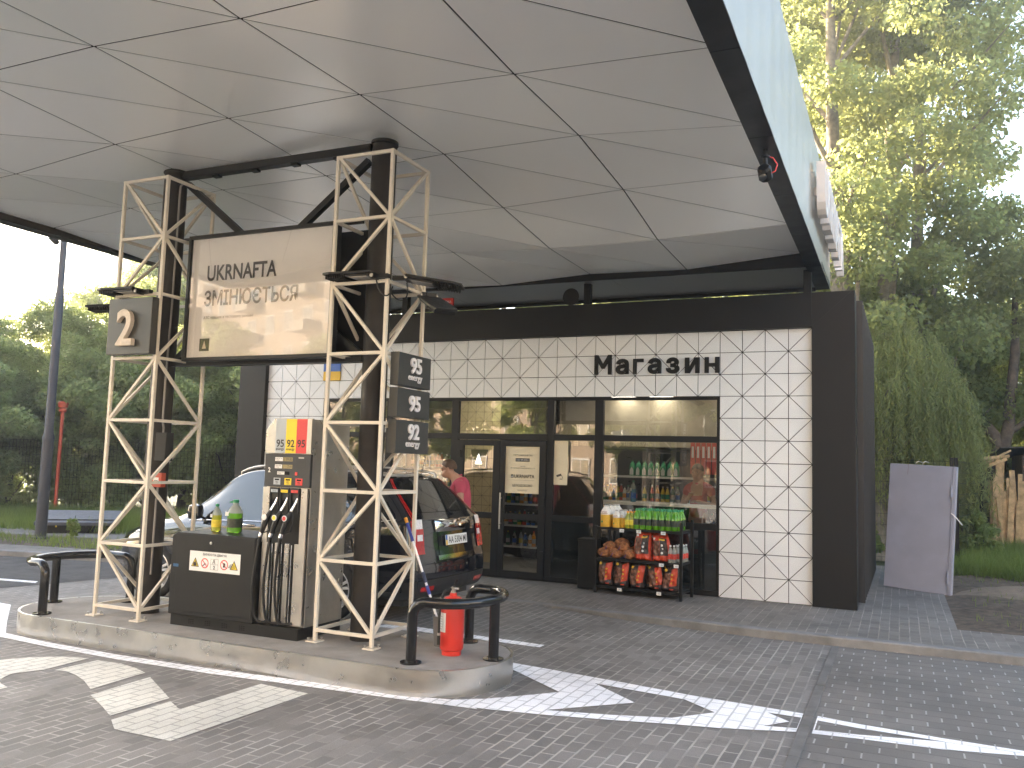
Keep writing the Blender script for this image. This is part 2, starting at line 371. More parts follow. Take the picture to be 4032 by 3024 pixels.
m_pink = mat('polo_pink', (0.50,0.075,0.115), 0.85, var=0.10, scale=9, bump=0.15, bscale=120)
m_trou = mat('trousers_dark', (0.035,0.038,0.05), 0.85, var=0.15)
m_redsh = mat('shirt_red', (0.45,0.05,0.035), 0.85, var=0.1)
m_jugy = mat('jug_yellow', (0.72,0.42,0.05), 0.35, var=0.10, scale=12); m_jugw = mat('jug_white', (0.74,0.72,0.66), 0.35, var=0.05)
m_cap_g = mat('cap_green', (0.015,0.25,0.10), 0.35); m_cap_o = mat('cap_orange', (0.75,0.30,0.02), 0.35); m_cap_s = mat('cap_silver', (0.45,0.44,0.42), 0.35)
m_liqg = mat('liquid_green', (0.22,0.62,0.03), 0.12, var=0.10, scale=8, trans=0.55, ior=1.34, coat=0.6)
m_liqy = mat('liquid_yellow', (0.62,0.66,0.06), 0.12, var=0.08, scale=8, trans=0.55, ior=1.34, coat=0.6)
m_clear = mat('clear_plastic', (0.62,0.68,0.62), 0.12, var=0.05, trans=0.6, ior=1.2, coat=0.5)
m_lab_d = mat('label_dark', (0.035,0.040,0.030), 0.4, var=0.5, scale=45); m_lab_g = mat('label_green', (0.02,0.11,0.05), 0.4, var=0.3, scale=40); m_lab_y = mat('label_yellow', (0.70,0.55,0.05), 0.4, var=0.2, scale=30)
m_lab_r = mat('label_red', (0.55,0.05,0.03), 0.4, var=0.3, scale=40)
m_mesh_o = mat('net_sack_orange', (0.30,0.12,0.045), 0.9, var=0.7, scale=26, bump=1.0, bscale=50)
m_bagr = mat('bag_red', (0.58,0.07,0.03), 0.33, var=0.15, scale=14, bump=0.5, bscale=18); m_bagd = mat('bag_dark', (0.045,0.035,0.032), 0.33, var=0.5, scale=16, bump=0.5, bscale=18)
m_bagb = mat('bag_brown_photo', (0.17,0.075,0.045), 0.35, var=0.9, scale=26, bump=0.5, bscale=22); m_bagy = mat('bag_yellow_mark', (0.75,0.48,0.05), 0.4)
m_gold = mat('gold_tile', (0.60,0.49,0.29), 0.45, var=0.06)
m_intw = mat('interior_wall', (0.30,0.27,0.23), 0.7); m_intf = mat('interior_floor', (0.20,0.19,0.18), 0.4)
m_lightp = mat('light_panel', (1.0,0.93,0.80), 0.5, emit=2.2, var=0.0)
m_sticker = mat('door_sticker', (0.68,0.59,0.42), 0.4, var=0.05)
m_plateg = mat('diamond_plate', (0.12,0.125,0.145), 0.45, metal=0.5, var=0.15, bump=0.8, bscale=45)
m_blue = mat('flag_blue', (0.02,0.11,0.42), 0.4, var=0.02); m_flagy = mat('flag_gold', (0.72,0.44,0.02), 0.4, var=0.02)
m_hblue = mat('handle_blue', (0.02,0.03,0.22), 0.4); m_alu = mat('handle_white', (0.78,0.76,0.74), 0.3, var=0.03)
m_wall_o = mat('apartment_brick', (0.40,0.30,0.21), 0.85, var=0.15, scale=3, bump=0.3, bscale=30); m_wall_c = mat('apartment_cream', (0.52,0.45,0.36), 0.85, var=0.1)
m_bglass = mat('apartment_window', (0.05,0.06,0.07), 0.06, spec=0.8)
g_shop = glass_mat('shop_glass', (0.72,0.73,0.69), 2.2, 0.05); g_board = glass_mat('board_glazing', (0.97,0.97,0.96), 1.0, 0.03)
L_tree = leaf_mat('leaf_mid', (0.105,0.145,0.068), (0.17,0.215,0.10), tr=.62, tcol=(0.72,0.76,0.28)); L_pop = leaf_mat('leaf_poplar', (0.095,0.125,0.058), (0.155,0.185,0.085), tr=.58, tcol=(0.60,0.62,0.22))
L_wil = leaf_mat('leaf_willow', (0.135,0.155,0.075), (0.20,0.23,0.115), tr=.55, tcol=(0.66,0.65,0.22)); L_gra = leaf_mat('grass_blade', (0.115,0.165,0.055), (0.20,0.26,0.095), tr=0.45)

# ================================================================== THE SETTING
ZR, ZI = -0.09, 0.11
def sheet(name, pts, z, m, holes=()):
    return struct(MB().poly(pts, holes, Matrix.Translation((0,0,z))).obj(name, m))
SX = 0.37                                                # seam between the two pavings
sheet('ground', [(-110,-110),(110,-110),(110,110),(-110,110)], -0.16, m_lawn)
sheet('road', [(-60,-40),(SX,-40),(SX,-1.3),(-9.7,-1.3),(-9.7,-1.38),(-40,-7.0),(-60,-10)], ZR, m_road)
sheet('street', [(-60,-60),(60,-60),(60,-14.5),(-60,-14.5)], ZR+0.006, mat('bounce_concrete',(0.36,0.34,0.31),.85,var=.15,scale=1.5,bump=.3,bscale=80))  # unseen pale sheet added behind the viewer to bounce sunlight up to the canopy
sheet('road_right', [(SX,-40),(40,-40),(40,-2.1),(SX,-2.1)], ZR+0.001, m_hpav)
mb = MB()
y = -40.0
while y < -2.15:
    y2 = min(y+1.0, -2.15); mb.box((SX-0.005+rnd.uniform(-.004,.004), y, -0.14), (SX+0.070, y2-0.008, ZR+0.012+rnd.uniform(-.003,.003))); y = y2
struct(mb.obj('kerb_seam', mat('seam_concrete',(0.15,0.143,0.135),.85,var=.25,scale=4,bump=.35,bscale=120,dirt=.4), bevel=0.006))
# kerb and pavement in front of the shop, sinking flush towards the door
KL = [(40,-2.12,0),(0.6,-2.11,0),(-0.3,-2.10,0),(-1.1,-2.03,0),(-1.75,-1.93,-0.012),(-2.35,-1.78,-0.035),(-3.0,-1.55,-0.065),(-3.8,-1.36,-0.083),(-5.0,-1.30,-0.085),(-9.7,-1.32,-0.085)]
def refine(P, step=0.5):
    out = []
    for a, b in zip(P[:-1], P[1:]):
        n = max(1, int(math.dist(a[:2], b[:2])/step)) if math.dist(a[:2], b[:2]) < 12 else 8
        out += [tuple(a[k]+(b[k]-a[k])*i/n for k in range(len(a))) for i in range(n)]
    return out+[P[-1]]
KR = refine(KL, 0.25)
mb = MB()
def kerb_run(mb, K, depth=0.15, base=-0.15):
    for i, (a, b) in enumerate(zip(K[:-1], K[1:])):
        d = Vector((b[0]-a[0], b[1]-a[1], 0)).normalized(); nrm = Vector((d.y, -d.x, 0))
        if nrm.y < 0: nrm = -nrm
        p, q = Vector((a[0],a[1],0)), Vector((b[0],b[1],0))
        mb.add([(p.x,p.y,base),(q.x,q.y,base),(q.x,q.y,b[2]-0.012),(p.x,p.y,a[2]-0.012),
                (*(p+nrm*.012)[:2],a[2]),(*(q+nrm*.012)[:2],b[2]),(*(q+nrm*depth)[:2],b[2]),(*(p+nrm*depth)[:2],a[2])],
               [(1,0,3,2),(2,3,4,5),(5,4,7,6)])
kerb_run(mb, KR)
struct(mb.obj('kerb', m_kerb))
mb = MB(); rows = []
for x, y, z in KR:
    ys = [y+0.15, y+0.9, 0.3, 6.0]; zs = [z-0.003, z*0.25-0.004, -0.004, -0.004]
    rows.append([(x, yy, zz) for yy, zz in zip(ys, zs)])
k = [r_ for r_ in rows if r_[0][0] <= 1.60]; k = [[(1.60,*p[1:]) for p in k[0]]]+k
mb.grid([list(r_) for r_ in k]); pv = mb.obj('pavement', m_walk); struct(pv)
mb = MB(); mb.poly([(1.60,-1.96),(40,-1.96),(40,-0.85),(1.55,-0.82)], (), Matrix.Translation((0,0,-0.003))); struct(mb.obj('pavement_side', m_walk))
# left forecourt: second kerb, pavement strip, bare soil, paved pad
K2 = refine([(-9.7,-1.36,0),(-12.9,-2.05,0),(-17,-2.9,0),(-40,-7.6,0)], 1.0)
mb = MB(); kerb_run(mb, K2); struct(mb.obj('kerb_left', m_kerb))
def off(K, d): return [(x-0.21*d, y+0.97*d) for x, y, *_ in K]
sheet('pavement_left', off(K2,0.14)+list(reversed(off(K2,0.85))), -0.004, m_walk)
sheet('soil_left', off(K2,0.85)+list(reversed(off(K2,2.6))), -0.012, m_soil)
sheet('path_left', off(K2,2.6)[:]+list(reversed(off(K2,4.6))), -0.008, m_walk)
sheet('grass_ground_left', [(-9.7,0.5),(-12.5,2.4),(-17.8,1.6),(-41,-3.0),(-60,10),(-30,30),(-9.7,30)], -0.016, m_lawn)
sheet('asphalt_patch', [(-9.2,-1.33),(-12.9,-2.06),(-40,-7.62),(-40,-13),(-12.6,-5.35),(-9.52,-4.28),(-9.36,-3.71),(-9.1,-2.49)], ZR+0.004, m_asph)
# right: bare soil and lawn behind the side path
sheet('grass_ground_right', [(1.7,5.2),(40,3.6),(60,60),(-12,60),(-12,5.9),(1.6,5.9)], -0.012, m_lawn)
g = []
for i in range(41):
    r_ = []
    for j in range(31):
        x = 1.6+i*0.3; yy = -0.83+j*0.22
        h = 0.07*noise.fractal(Vector((x*2.2,yy*2.2,0)),1.0,2.0,5)+0.03
        h = -0.02+max(0,h)*min(1,(x-1.6)*2+.15)*min(1, j/3)
        r_.append((x,yy,h))
    g.append(r_)
struct(MB().grid(g).obj('soil_right', m_soil, smooth=80))
g = []
for i in range(25):
    r_ = []
    for j in range(25):
        u, v = (i-12)/12, (j-12)/12; rr = min(1, math.hypot(u, v))
        r_.append((2.75+u*0.85+v*0.25, 3.1+v*0.9, -0.012+0.10*(1-rr*rr)+0.05*noise.noise(Vector((u*3,v*3,1)))*(1-rr)))
    g.append(r_)
struct(MB().grid(g).obj('soil_heap', m_clay, smooth=80))
# painted markings
ZP = ZR+0.004
sheet('road_number_marking', [(-5.92,-6.79),(-5.82,-6.61),(-5.62,-6.45),(-5.37,-6.37),(-5.33,-6.83),(-5.39,-6.95),(-5.42,-7.05),(-5.37,-7.15),(-5.30,-7.24),(-5.20,-7.28),(-5.08,-7.32),(-5.08,-7.72),(-5.45,-7.66),(-5.72,-7.45),(-5.88,-7.15)], ZP, m_cream)
sheet('road_number_marking', [(-5.25,-6.8),(-5.25,-6.38),(-4.99,-6.37),(-4.76,-6.42),(-4.58,-6.49),(-4.53,-7.05),(-4.77,-6.91),(-4.97,-6.82),(-5.12,-6.78)], ZP, m_cream)
sheet('road_number_marking', [(-4.4,-7.16),(-4.44,-6.57),(-3.85,-6.94),(-3.86,-7.45),(-4.09,-7.32)], ZP, m_cream)
sheet('road_number_marking', [(-3.78,-7.51),(-3.79,-6.99),(-3.58,-7.11),(-3.56,-6.29),(-3.07,-6.33),(-3.12,-7.64),(-3.6,-7.64)], ZP, m_cream)
lo = [(-9.5,-5.0),(-8.38,-5.14),(-7.38,-5.86),(-6.79,-6.19),(-6.09,-6.25),(-5.13,-6.28),(-4.14,-6.25),(-3.3,-6.18),(-2.48,-6.12),(-2.09,-6.08),(-1.78,-6.05)]
li = [(-1.95,-5.93),(-2.3,-5.99),(-2.56,-6.00),(-3.41,-6.05),(-4.27,-6.12),(-5.28,-6.15),(-6.26,-6.12),(-6.9,-6.05),(-7.38,-5.70),(-8.3,-5.0),(-9.5,-4.9)]
sheet('road_line', lo+li, ZP, m_white)
chev = [(-2.3,-4.62),(-2.16,-4.59),(-1.69,-4.66),(-1.37,-4.71),(-1.04,-4.76),(-0.5,-4.86),(-0.08,-4.90),(0.36,-4.94),(0.36,-5.44),(-0.12,-5.62),(-0.44,-5.70),(-0.84,-5.82),(-1.29,-5.94),(-1.7,-6.02),(-2.1,-6.07),(-2.3,-5.99),(-2.05,-5.93),(-1.85,-5.78),(-1.70,-5.62),(-1.43,-5.31),(-2.06,-4.82),(-2.3,-4.74)]
sheet('road_chevron_marking', chev, ZP+0.002, m_white, [
      [(-1.28,-4.90),(-0.94,-4.95),(-0.51,-5.01),(-0.23,-5.25),(-0.48,-5.55),(-0.88,-5.70),(-1.34,-5.83),(-1.07,-5.55),(-0.82,-5.3)],
      [(0.12,-5.05),(0.355,-5.06),(0.355,-5.35),(0.14,-5.41),(0.29,-5.21)]])
sheet('road_chevron_marking', [(0.46,-4.95),(0.75,-5.01),(1.27,-5.07),(1.75,-5.10),(2.7,-5.16),(2.7,-5.25),(1.74,-5.22),(1.26,-5.34),(0.76,-5.38),(0.46,-5.42)], ZP+0.001, m_whiteh, [[(0.47,-5.07),(0.75,-5.12),(1.29,-5.15),(0.76,-5.28),(0.47,-5.32)]])
sheet('road_line', [(-10.6,-3.80),(-9.66,-3.64),(-9.55,-3.76),(-10.5,-3.92)], ZP+0.004, m_white)
sheet('road_line', [(-4.2,-3.97),(-3.39,-3.81),(-2.2,-3.85),(-2.2,-3.72),(-3.51,-3.62),(-4.06,-3.56)], ZP, m_white)

# ================================================================== CANOPY
CZ = 4.36; X0, X1, Y0, Y1 = -8.7, 0.15, -9.6, 1.25
canopy = thing('canopy', 'large dark-edged fuel station canopy with pale folded triangular ceiling panels', 'canopy', (-4.3,-5.3,CZ))
lx = [-8.5,-7.2,-5.8,-4.4,-3.0,-1.6,-0.055]; ly = [-9.4,-9.0,-7.55,-6.14,-4.70,-3.31,-1.88,-0.32]
def cz(i, j):
    x, y = lx[i], ly[j]
    z = 4.66-0.10*max(0, (y+4.7)/1.4)**1.35*0.75
    z -= 0.13*max(0, (-5.8-x)/1.4)
    if i == 6: z = min(z, 4.60)
    if j == 0: z -= 0.05
    z += (0.030 if (i*3+j*5) % 4 in (0, 3) else -0.028)
    if j == 7: z = {0:4.40,1:4.42,2:4.40,3:4.368,4:4.45,5:4.42,6:4.54}[i]
    return max(z, 4.368)
bk, pn = MB(), MB()
for i in range(6):
    for j in range(7):
        q = {(a, b): Vector((lx[i+a], ly[j+b], cz(i+a, j+b))) for a in (0, 1) for b in (0, 1)}
        for tri in ((q[0,0], q[1,0], q[1,1]), (q[0,0], q[1,1], q[0,1])):
            bk.add([p+Vector((0,0,0.007)) for p in tri], [(2,1,0)])
            c = (tri[0]+tri[1]+tri[2])/3; P = []
            L = [(tri[(k+1)%3]-tri[(k+2)%3]).length for k in range(3)]; per = sum(L)
            inc = (tri[0]*L[0]+tri[1]*L[1]+tri[2]*L[2])/per
            ar = (tri[1]-tri[0]).cross(tri[2]-tri[0]).length/2; rin = 2*ar/per; s_ = 1-0.0075/rin
            P = [inc+(p-inc)*s_ for p in tri]
            pn.add(P+[p+Vector((0,0,0.004)) for p in P], [(2,1,0),(0,1,4,3),(1,2,5,4),(2,0,3,5)])
pn.obj('ceiling_panels', m_ceil, canopy); bk.obj('ceiling_void', m_gap, canopy)
mb = MB()
ZT = 5.70
mb.box((X0,Y0,CZ),(X0+.2,Y1,ZT-.02)); mb.box((X0+.2,Y0,CZ),(X1-.205,Y0+.2,ZT-.02)); mb.box((X0+.2,-0.30,CZ),(X1-.205,-0.26,4.66))
y = Y0
while y < Y1-0.01:                                       # right-hand edge: separate dark soffit trays with fine joints
    y2 = min(y+1.55, Y1); mb.box((X1-.205,y+.002,CZ),(X1-0.012,y2-.002,ZT-.03)); y = y2
mb.box((X0+.2,Y1-.06,CZ-.02),(X1-.205,Y1,ZT-.02))
mb.obj('edge_beam', m_black, canopy, bevel=0.004)
mb = MB(); 
for k in range(3): mb.box((X0+.2+k*2.885,-0.26,CZ+.03),(X0+.2+(k+1)*2.885-.006,Y1-.06,CZ+.06))
mb.obj('rear_soffit', m_soff, canopy)
MB().box((X0+.2,Y0+.2,4.80),(X1-.205,Y1-.06,4.84)).obj('roof_deck', m_gap, canopy)
mb = MB()
y = Y0
while y < Y1-0.01:                                       # right fascia of slightly pleated silver sheets
    y2 = min(y+1.2, Y1); n = 4; P = []
    for k in range(n+1):
        t = k/n; dx = 0.0025*(1 if k % 2 else 0)
        P.append([(X1-0.010+dx, y+(y2-y)*t, CZ+0.004), (X1-0.010+dx*1.6, y+(y2-y)*t, ZT)])
    mb.grid(P); y = y2
mb.obj('fascia', m_fasc, canopy)
for x in (-3.16,-0.06,-6.3,-8.1): MB().box((x-.05,0.02,4.06),(x+.05,0.12,4.40)).obj('support_post', m_blackm, canopy)
# channel letters on the right fascia
cl = thing('canopy_sign', 'big white channel letters on the silver right edge of the canopy', 'sign', (X1+.02,-2.0,5.2))
mb = MB(); text_mb(mb, 'UKRNAFTA', axes((X1+.035, 0.30, 5.02), (0,1,0), (0,0,1)), h=0.62, w=3.6, depth=0.10, bold=0.02); mb.obj('lettering', m_letw, cl)
for k in range(8): MB().box((X1-.0,-1.4+k*.48,4.95),(X1+.035,-1.36+k*.48,5.05)).obj('bracket', m_letw, cl)

# ================================================================== SHOP BUILDING
SHX0, SHX1, SHD = -9.57, 0.53, 5.2
shop = thing('shop_building', 'low fuel station shop with black portal frame and white triangle-patterned tiles', 'shop', (-4.5,0,0))
mb = MB()
FY0, FY1 = -0.08, 0.32
mb.box((SHX0,FY0,0.0),(-9.0,FY1,4.06)); mb.box((0.0,FY0,0.0),(SHX1,FY1,4.06)); mb.box((-9.0,FY0,3.60),(0.0,FY1,4.06))
mb.obj('portal_frame', m_black, shop, bevel=0.004)
for x in (0.0, -9.0):                                    # mitre joints of the portal
    d = 1 if x == 0 else -1; mb = MB()
    mb.bar((x,FY0-.0012,3.60),(x+d*0.5,FY0-.0012,4.06),0.003,0.006,up=(0,1,0)); mb.obj('mitre_joint', m_groove, shop)
mb = MB(); wall = MB()
T = 0.3; g_ = 0.0048
def cell_ok(i, j): return not (4 <= i < 26 and j >= 3)
for i in range(30):
    for j in range(12):
        if not cell_ok(i, j): continue
        x1, x0 = -i*T, -(i+1)*T; z1, z0 = (12-j)*T, (11-j)*T
        wall.add([(x0,.018,z0),(x1,.018,z0),(x1,.018,z1),(x0,.018,z1)], [(0,1,2,3)])
        if (i+j) % 2 == 0: tr = [((x1,z1),(x0,z0),(x1,z0)), ((x1,z1),(x0,z1),(x0,z0))]
        else: tr = [((x0,z1),(x0,z0),(x1,z0)), ((x0,z1),(x1,z0),(x1,z1))]
        for t in tr:
            L = [math.dist(t[(k+1)%3], t[(k+2)%3]) for k in range(3)]; per = sum(L)
            ic = (sum(t[k][0]*L[k] for k in range(3))/per, sum(t[k][1]*L[k] for k in range(3))/per); rin = T*T/per; s_ = 1-g_/rin
            P = [(ic[0]+(p[0]-ic[0])*s_, ic[1]+(p[1]-ic[1])*s_) for p in t]
            n = len(mb.v); pts = [(p[0],0.0,p[1]) for p in P]+[(p[0],.017,p[1]) for p in P]
            a, b, c = (Vector(p) for p in pts[:3])
            f = (0,1,2) if (b-a).cross(c-a).y < 0 else (0,2,1)
            mb.add(pts, [f,(0,1,4,3),(1,2,5,4),(2,0,3,5)])
mb.obj('tile_cladding', m_tile, shop); wall.obj('tile_backing', m_groove, shop)
# side wall with black vertical fins, back wall, roof
mb = MB(); mb.box((0.25,FY1,0),(0.45,SHD,3.98)); mb.box((-9.5,FY1,0),(-9.3,SHD,3.98)); mb.box((-9.5,SHD,0),(0.45,SHD+.2,3.98)); mb.obj('side_wall', m_black, shop)
MB().box((-9.48,FY1,3.62),(0.43,SHD,3.9)).obj('roof', m_blackm, shop)
for k in range(15):
    yy = 0.50+k*0.31; fz = 4.03
    MB().box((0.452,yy,0.02),(0.605+k*.002,yy+.035,fz)).obj('side_fin', m_fin, shop, bevel=.005)
# glazed front: frame members
fr = MB(); D0, D1 = 0.03, 0.10
def H(x0, x1, z0, z1, d0=D0, d1=D1): fr.box((x0,d0,z0),(x1,d1,z1))
H(-7.80,-1.20,2.655,2.70); H(-7.80,-1.20,0.0,0.07)
for x0, x1 in ((-7.80,-7.74),(-6.56,-6.44),(-5.36,-5.24),(-3.74,-3.64),(-3.0,-2.87),(-1.245,-1.20)): H(x0,x1,0.07,2.655)
for x0, x1 in ((-7.74,-6.56),(-6.44,-5.36),(-3.64,-3.0),(-2.87,-1.245)): H(x0,x1,2.065,2.15); H(x0,x1,0.875,0.965)
H(-5.24,-3.74,2.06,2.15)
fr.obj('window_frame', m_black, shop, bevel=0.003)
MB().box((-2.87,0.04,0.07),(-1.245,0.085,0.875)).obj('lower_panel', m_carg, shop)
MB().box((-3.64,0.04,0.07),(-3.0,0.085,0.875)).obj('lower_panel', m_carg, shop)
MB().box((-7.74,0.04,0.07),(-6.56,0.085,0.875)).obj('lower_panel', m_carg, shop)
MB().box((-6.44,0.04,0.07),(-5.36,0.085,0.875)).obj('lower_panel', m_carg, shop)
def pane(x0, x1, z0, z1, parent=shop, y=0.065, name='window_pane'):
    return MB().add([(x0,y,z0),(x1,y,z0),(x1,y,z1),(x0,y,z1)], [(0,1,2,3)]).obj(name, g_shop, parent)
for x0, x1 in ((-7.74,-6.56),(-6.44,-5.36),(-3.64,-3.0),(-2.87,-1.245)):
    pane(x0,x1,2.15,2.655); pane(x0,x1,0.965,2.065)
pane(-5.24,-3.74,2.15,2.655)
def leaf_door(x0, x1, px0, px1, hx, hinge):
    d = MB(); a, b = 0.015, 0.075
    d.box((x0,a,0.015),(px0,b,2.05)); d.box((px1,a,0.015),(x1,b,2.05)); d.box((px0,a,1.965),(px1,b,2.05)); d.box((px0,a,0.015),(px1,b,0.11)); d.box((px0,a,0.865),(px1,b,0.955))
    o = d.obj('door', m_black, shop, bevel=0.003)
    pane(px0,px1,0.955,1.965,o,0.049,'door_pane'); pane(px0,px1,0.11,0.865,o,0.049,'door_pane')
    if hx:
        MB().tube([(hx,-0.035,0.72),(hx,-0.035,1.26)],0.012,10).tube([(hx,0.016,0.80),(hx,-0.035,0.80)],0.008,8).tube([(hx,0.016,1.18),(hx,-0.035,1.18)],0.008,8).obj('door_handle', m_steel, o, smooth=40)
    for z in (0.32,1.1,1.78): MB().box((hinge-.03,-0.012,z),(hinge+.03,0.014,z+.11)).obj('hinge', m_blackm, o, bevel=.003)
    return o
dl = leaf_door(-5.235,-4.50,-5.13,-4.615,None,-5.20); dr = leaf_door(-4.495,-3.745,-4.42,-3.85,-4.455,-3.775)
# interior
mb = MB(); mb.box((-9.28,0.35,-0.02),(0.23,SHD,0.012)); mb.obj('interior_floor', m_intf, shop)
mb = MB(); mb.box((-9.28,SHD-.06,0.02),(0.23,SHD-.01,3.0)); mb.box((-0.55,0.36,0.02),(-0.50,SHD-.06,3.0)); mb.obj('interior_wall', m_intw, shop)
MB().box((-9.28,0.36,2.90),(0.23,SHD-.07,2.96)).obj('interior_ceiling', m_intw, shop)
for x, yy in ((-3.2,1.7),(-2.55,1.7),(-1.35,1.2),(-5.4,0.55)): MB().box((x-.15,yy,2.86),(x+.15,yy+.6,2.895)).obj('ceiling_light', m_lightp, shop)
MB().box((-4.42,2.28,2.05),(-.56,2.34,2.89)).obj('bulkhead', mat('bulkhead_cream',(.36,.31,.23),.6), shop)
mb = MB(); bk = MB()
for i in range(5):                                       # gold patterned wall inside, left of the entrance
    for j in range(16):
        x0, z0 = -6.0+i*.16, 0.5+j*.16
        bk.add([(x0,1.512,z0),(x0+.16,1.512,z0),(x0+.16,1.512,z0+.16),(x0,1.512,z0+.16)], [(0,1,2,3)])
        A, B, Cc, Dd = (x0,z0),(x0+.16,z0),(x0+.16,z0+.16),(x0,z0+.16)
        for t in (((A,B,Cc),(A,Cc,Dd)) if (i+j)%2 else ((A,B,Dd),(B,Cc,Dd))):
            ic = (sum(p[0] for p in t)/3, sum(p[1] for p in t)/3)
            mb.add([(ic[0]+(p[0]-ic[0])*.955,1.505,ic[1]+(p[1]-ic[1])*.955) for p in t], [(0,1,2)])
mb.box((-6.02,1.515,0.02),(-5.18,1.60,0.5)); mb.obj('gold_partition', m_gold, shop); bk.obj('partition_backing', m_groove, shop)

# lettering and plaques on the facade
sg = thing('shop_sign', 'black raised Cyrillic lettering above the shop windows', 'sign', (-2.1,0,3.17))
kx = 1.80/1546; x_ = -3.005
def letter(ch, a, b, h_):
    mb = MB(); w_ = (b-a)*kx; xc = x_+(a+b-584)/2*kx; zb = 3.022
    if ch == 'и': mb.prism([(p[0]*w_-w_/2,p[1]*h_) for p in ((0,0),(.34,0),(.70,.60),(.70,0),(1,0),(1,1),(.66,1),(.30,.40),(.30,1),(0,1))],.028,panelM((xc,-.006,zb)))
    elif ch == 'н': mb.prism([(p[0]*w_-w_/2,p[1]*h_) for p in ((0,0),(.29,0),(.29,.40),(.71,.40),(.71,0),(1,0),(1,1),(.71,1),(.71,.62),(.29,.62),(.29,1),(0,1))],.028,panelM((xc,-.006,zb)))
    elif ch == 'М': mb.prism([(p[0]*w_-w_/2,p[1]*h_) for p in ((0,0),(.21,0),(.21,.62),(.42,.30),(.58,.30),(.79,.62),(.79,0),(1,0),(1,1),(.79,1),(.50,.54),(.21,1),(0,1))],.028,panelM((xc,-.006,zb)))
    elif ch == 'г': mb.prism([(p[0]*w_-w_/2,p[1]*h_) for p in ((0,0),(.35,0),(.35,.78),(1,.78),(1,1),(0,1))],.028,panelM((xc,-.006,zb)))
    else: text_mb(mb, ch, panelM((xc,-.006,zb+h_/2)), w=w_, h=h_, depth=.028, bold=.038)
    return mb.obj('letter', m_blackm, sg, bevel=.002)
for ch, a, b, h_ in (('М',292,515,.288),('а',570,735,.225),('г',790,922,.220),('а',975,1142,.225),('з',1200,1365,.228),('и',1430,1607,.220),('н',1665,1838,.220)): letter(ch,a,b,h_)
fl = thing('flag_plaque', 'small square blue and yellow flag plaque on the white tiles', 'plaque', (-7.65,0,3.15))
MB().box((-7.82,-0.022,3.155),(-7.48,-0.004,3.305)).obj('blue_half', m_blue, fl); MB().box((-7.82,-0.022,3.003),(-7.48,-0.004,3.155)).obj('yellow_half', m_flagy, fl)
# stickers and posters on the glass
ps = thing('door_poster', 'tan opening-hours poster on the glass of the right door leaf', 'poster', (-4.13,0.05,1.3))
MB().box((-4.415,0.046,1.26),(-3.855,0.0475,1.96)).obj('poster_sheet', m_sticker, ps)
mb = MB()
def txt(mb, s_, x, y, z, **k): return text_mb(mb, s_, panelM((x,y,z)), **k)
txt(mb,'ПАТ «УКРНАФТА»',-4.13,0.0445,1.83,h=.026); txt(mb,'М.КИЇВ',-4.13,0.0445,1.665,h=.016); txt(mb,'ПР-Т ВАЛЕРІЯ ЛОБАНОВСЬКОГО, 119',-4.13,0.0445,1.635,h=.016)
txt(mb,'UKRNAFTA',-4.10,0.0445,1.515,w=.33,h=.052,bold=.02); txt(mb,'ЦІЛОДОБОВО',-4.13,0.0445,1.375,h=.034,bold=.01); txt(mb,'ПЕРЕРВА 23',-4.13,0.0445,1.305,h=.020)
mb.box((-4.32,0.0440,1.49),(-4.28,0.0445,1.54)); mb.box((-4.36,0.0440,1.455),(-3.94,0.0445,1.457)); mb.box((-4.25,0.0442,1.735),(-4.02,0.0446,1.785)); mb.obj('poster_print', m_ink, ps)
mb = MB(); txt(mb,'АЗС № 09/011',-4.135,0.0430,1.76,h=.024); mb.add([(-4.313,.0435,1.498),(-4.287,.0435,1.498),(-4.30,.0435,1.530)], [(0,1,2)]); mb.obj('poster_white_print', m_paper, ps)
ps = thing('camera_notice', 'tan sticker with black camera symbol beside the entrance door', 'sticker', (-3.5,0.06,1.7))
MB().box((-3.635,0.0641,1.41),(-3.42,0.0647,2.06)).obj('sticker_sheet', m_sticker, ps)
mb = MB(); M = panelM((-3.55,0.064,1.55)); mb.prism([(-.045,.0),(.03,.025),(.04,-.005),(-.035,-.03)],.0015,M); mb.prism([(.035,.0),(.055,-.045),(.062,-.045),(.045,.0)],.0015,M); mb.prism([(.01,-.05),(.055,-.05),(.055,-.06),(.01,-.06)],.0015,M); mb.obj('camera_symbol', m_ink, ps)
ps = thing('window_slogan', 'pale slogan lettering with jerrycan symbol inside the wide shop window', 'lettering', (-2.3,0.08,2.0))
mb = MB(); txt(mb,'НЕ ЗАБУДЬ',-2.36,0.072,2.02,h=.055,bold=.015); txt(mb,'ПІДКРІ',-3.12,0.072,2.015,h=.05,bold=.01,w=.21); M = panelM((-2.66,.072,2.02)); mb.prism([(-.05,.02),(.01,.06),(.06,.0),(-.0,-.055)],.0015,M); mb.prism([(-.08,-.02),(-.072,.0),(-.064,-.02),(-.072,-.03)],.0015,M)
for i in range(3):
    for j in range(3): mb.box((-3.335+i*.025,.070,1.99+j*.025),(-3.317+i*.025,.0715,2.008+j*.025))
mb.obj('lettering', m_sticker, ps)
ps = thing('logo_lightbox', 'black square lightbox with white triangle on the gold tiles behind the left door leaf', 'sign', (-5.56,1.47,1.6))
mb = MB().box((-5.72,1.44,1.60),(-5.42,1.50,1.93)); mb.obj('box', m_blackm, ps, bevel=.004)
MB().add([(-5.635,1.437,1.68),(-5.505,1.437,1.68),(-5.57,1.437,1.86)], [(0,1,2)]).obj('triangle', mat('logo_glow',(.85,.87,.72),.4,emit=1.2), ps)

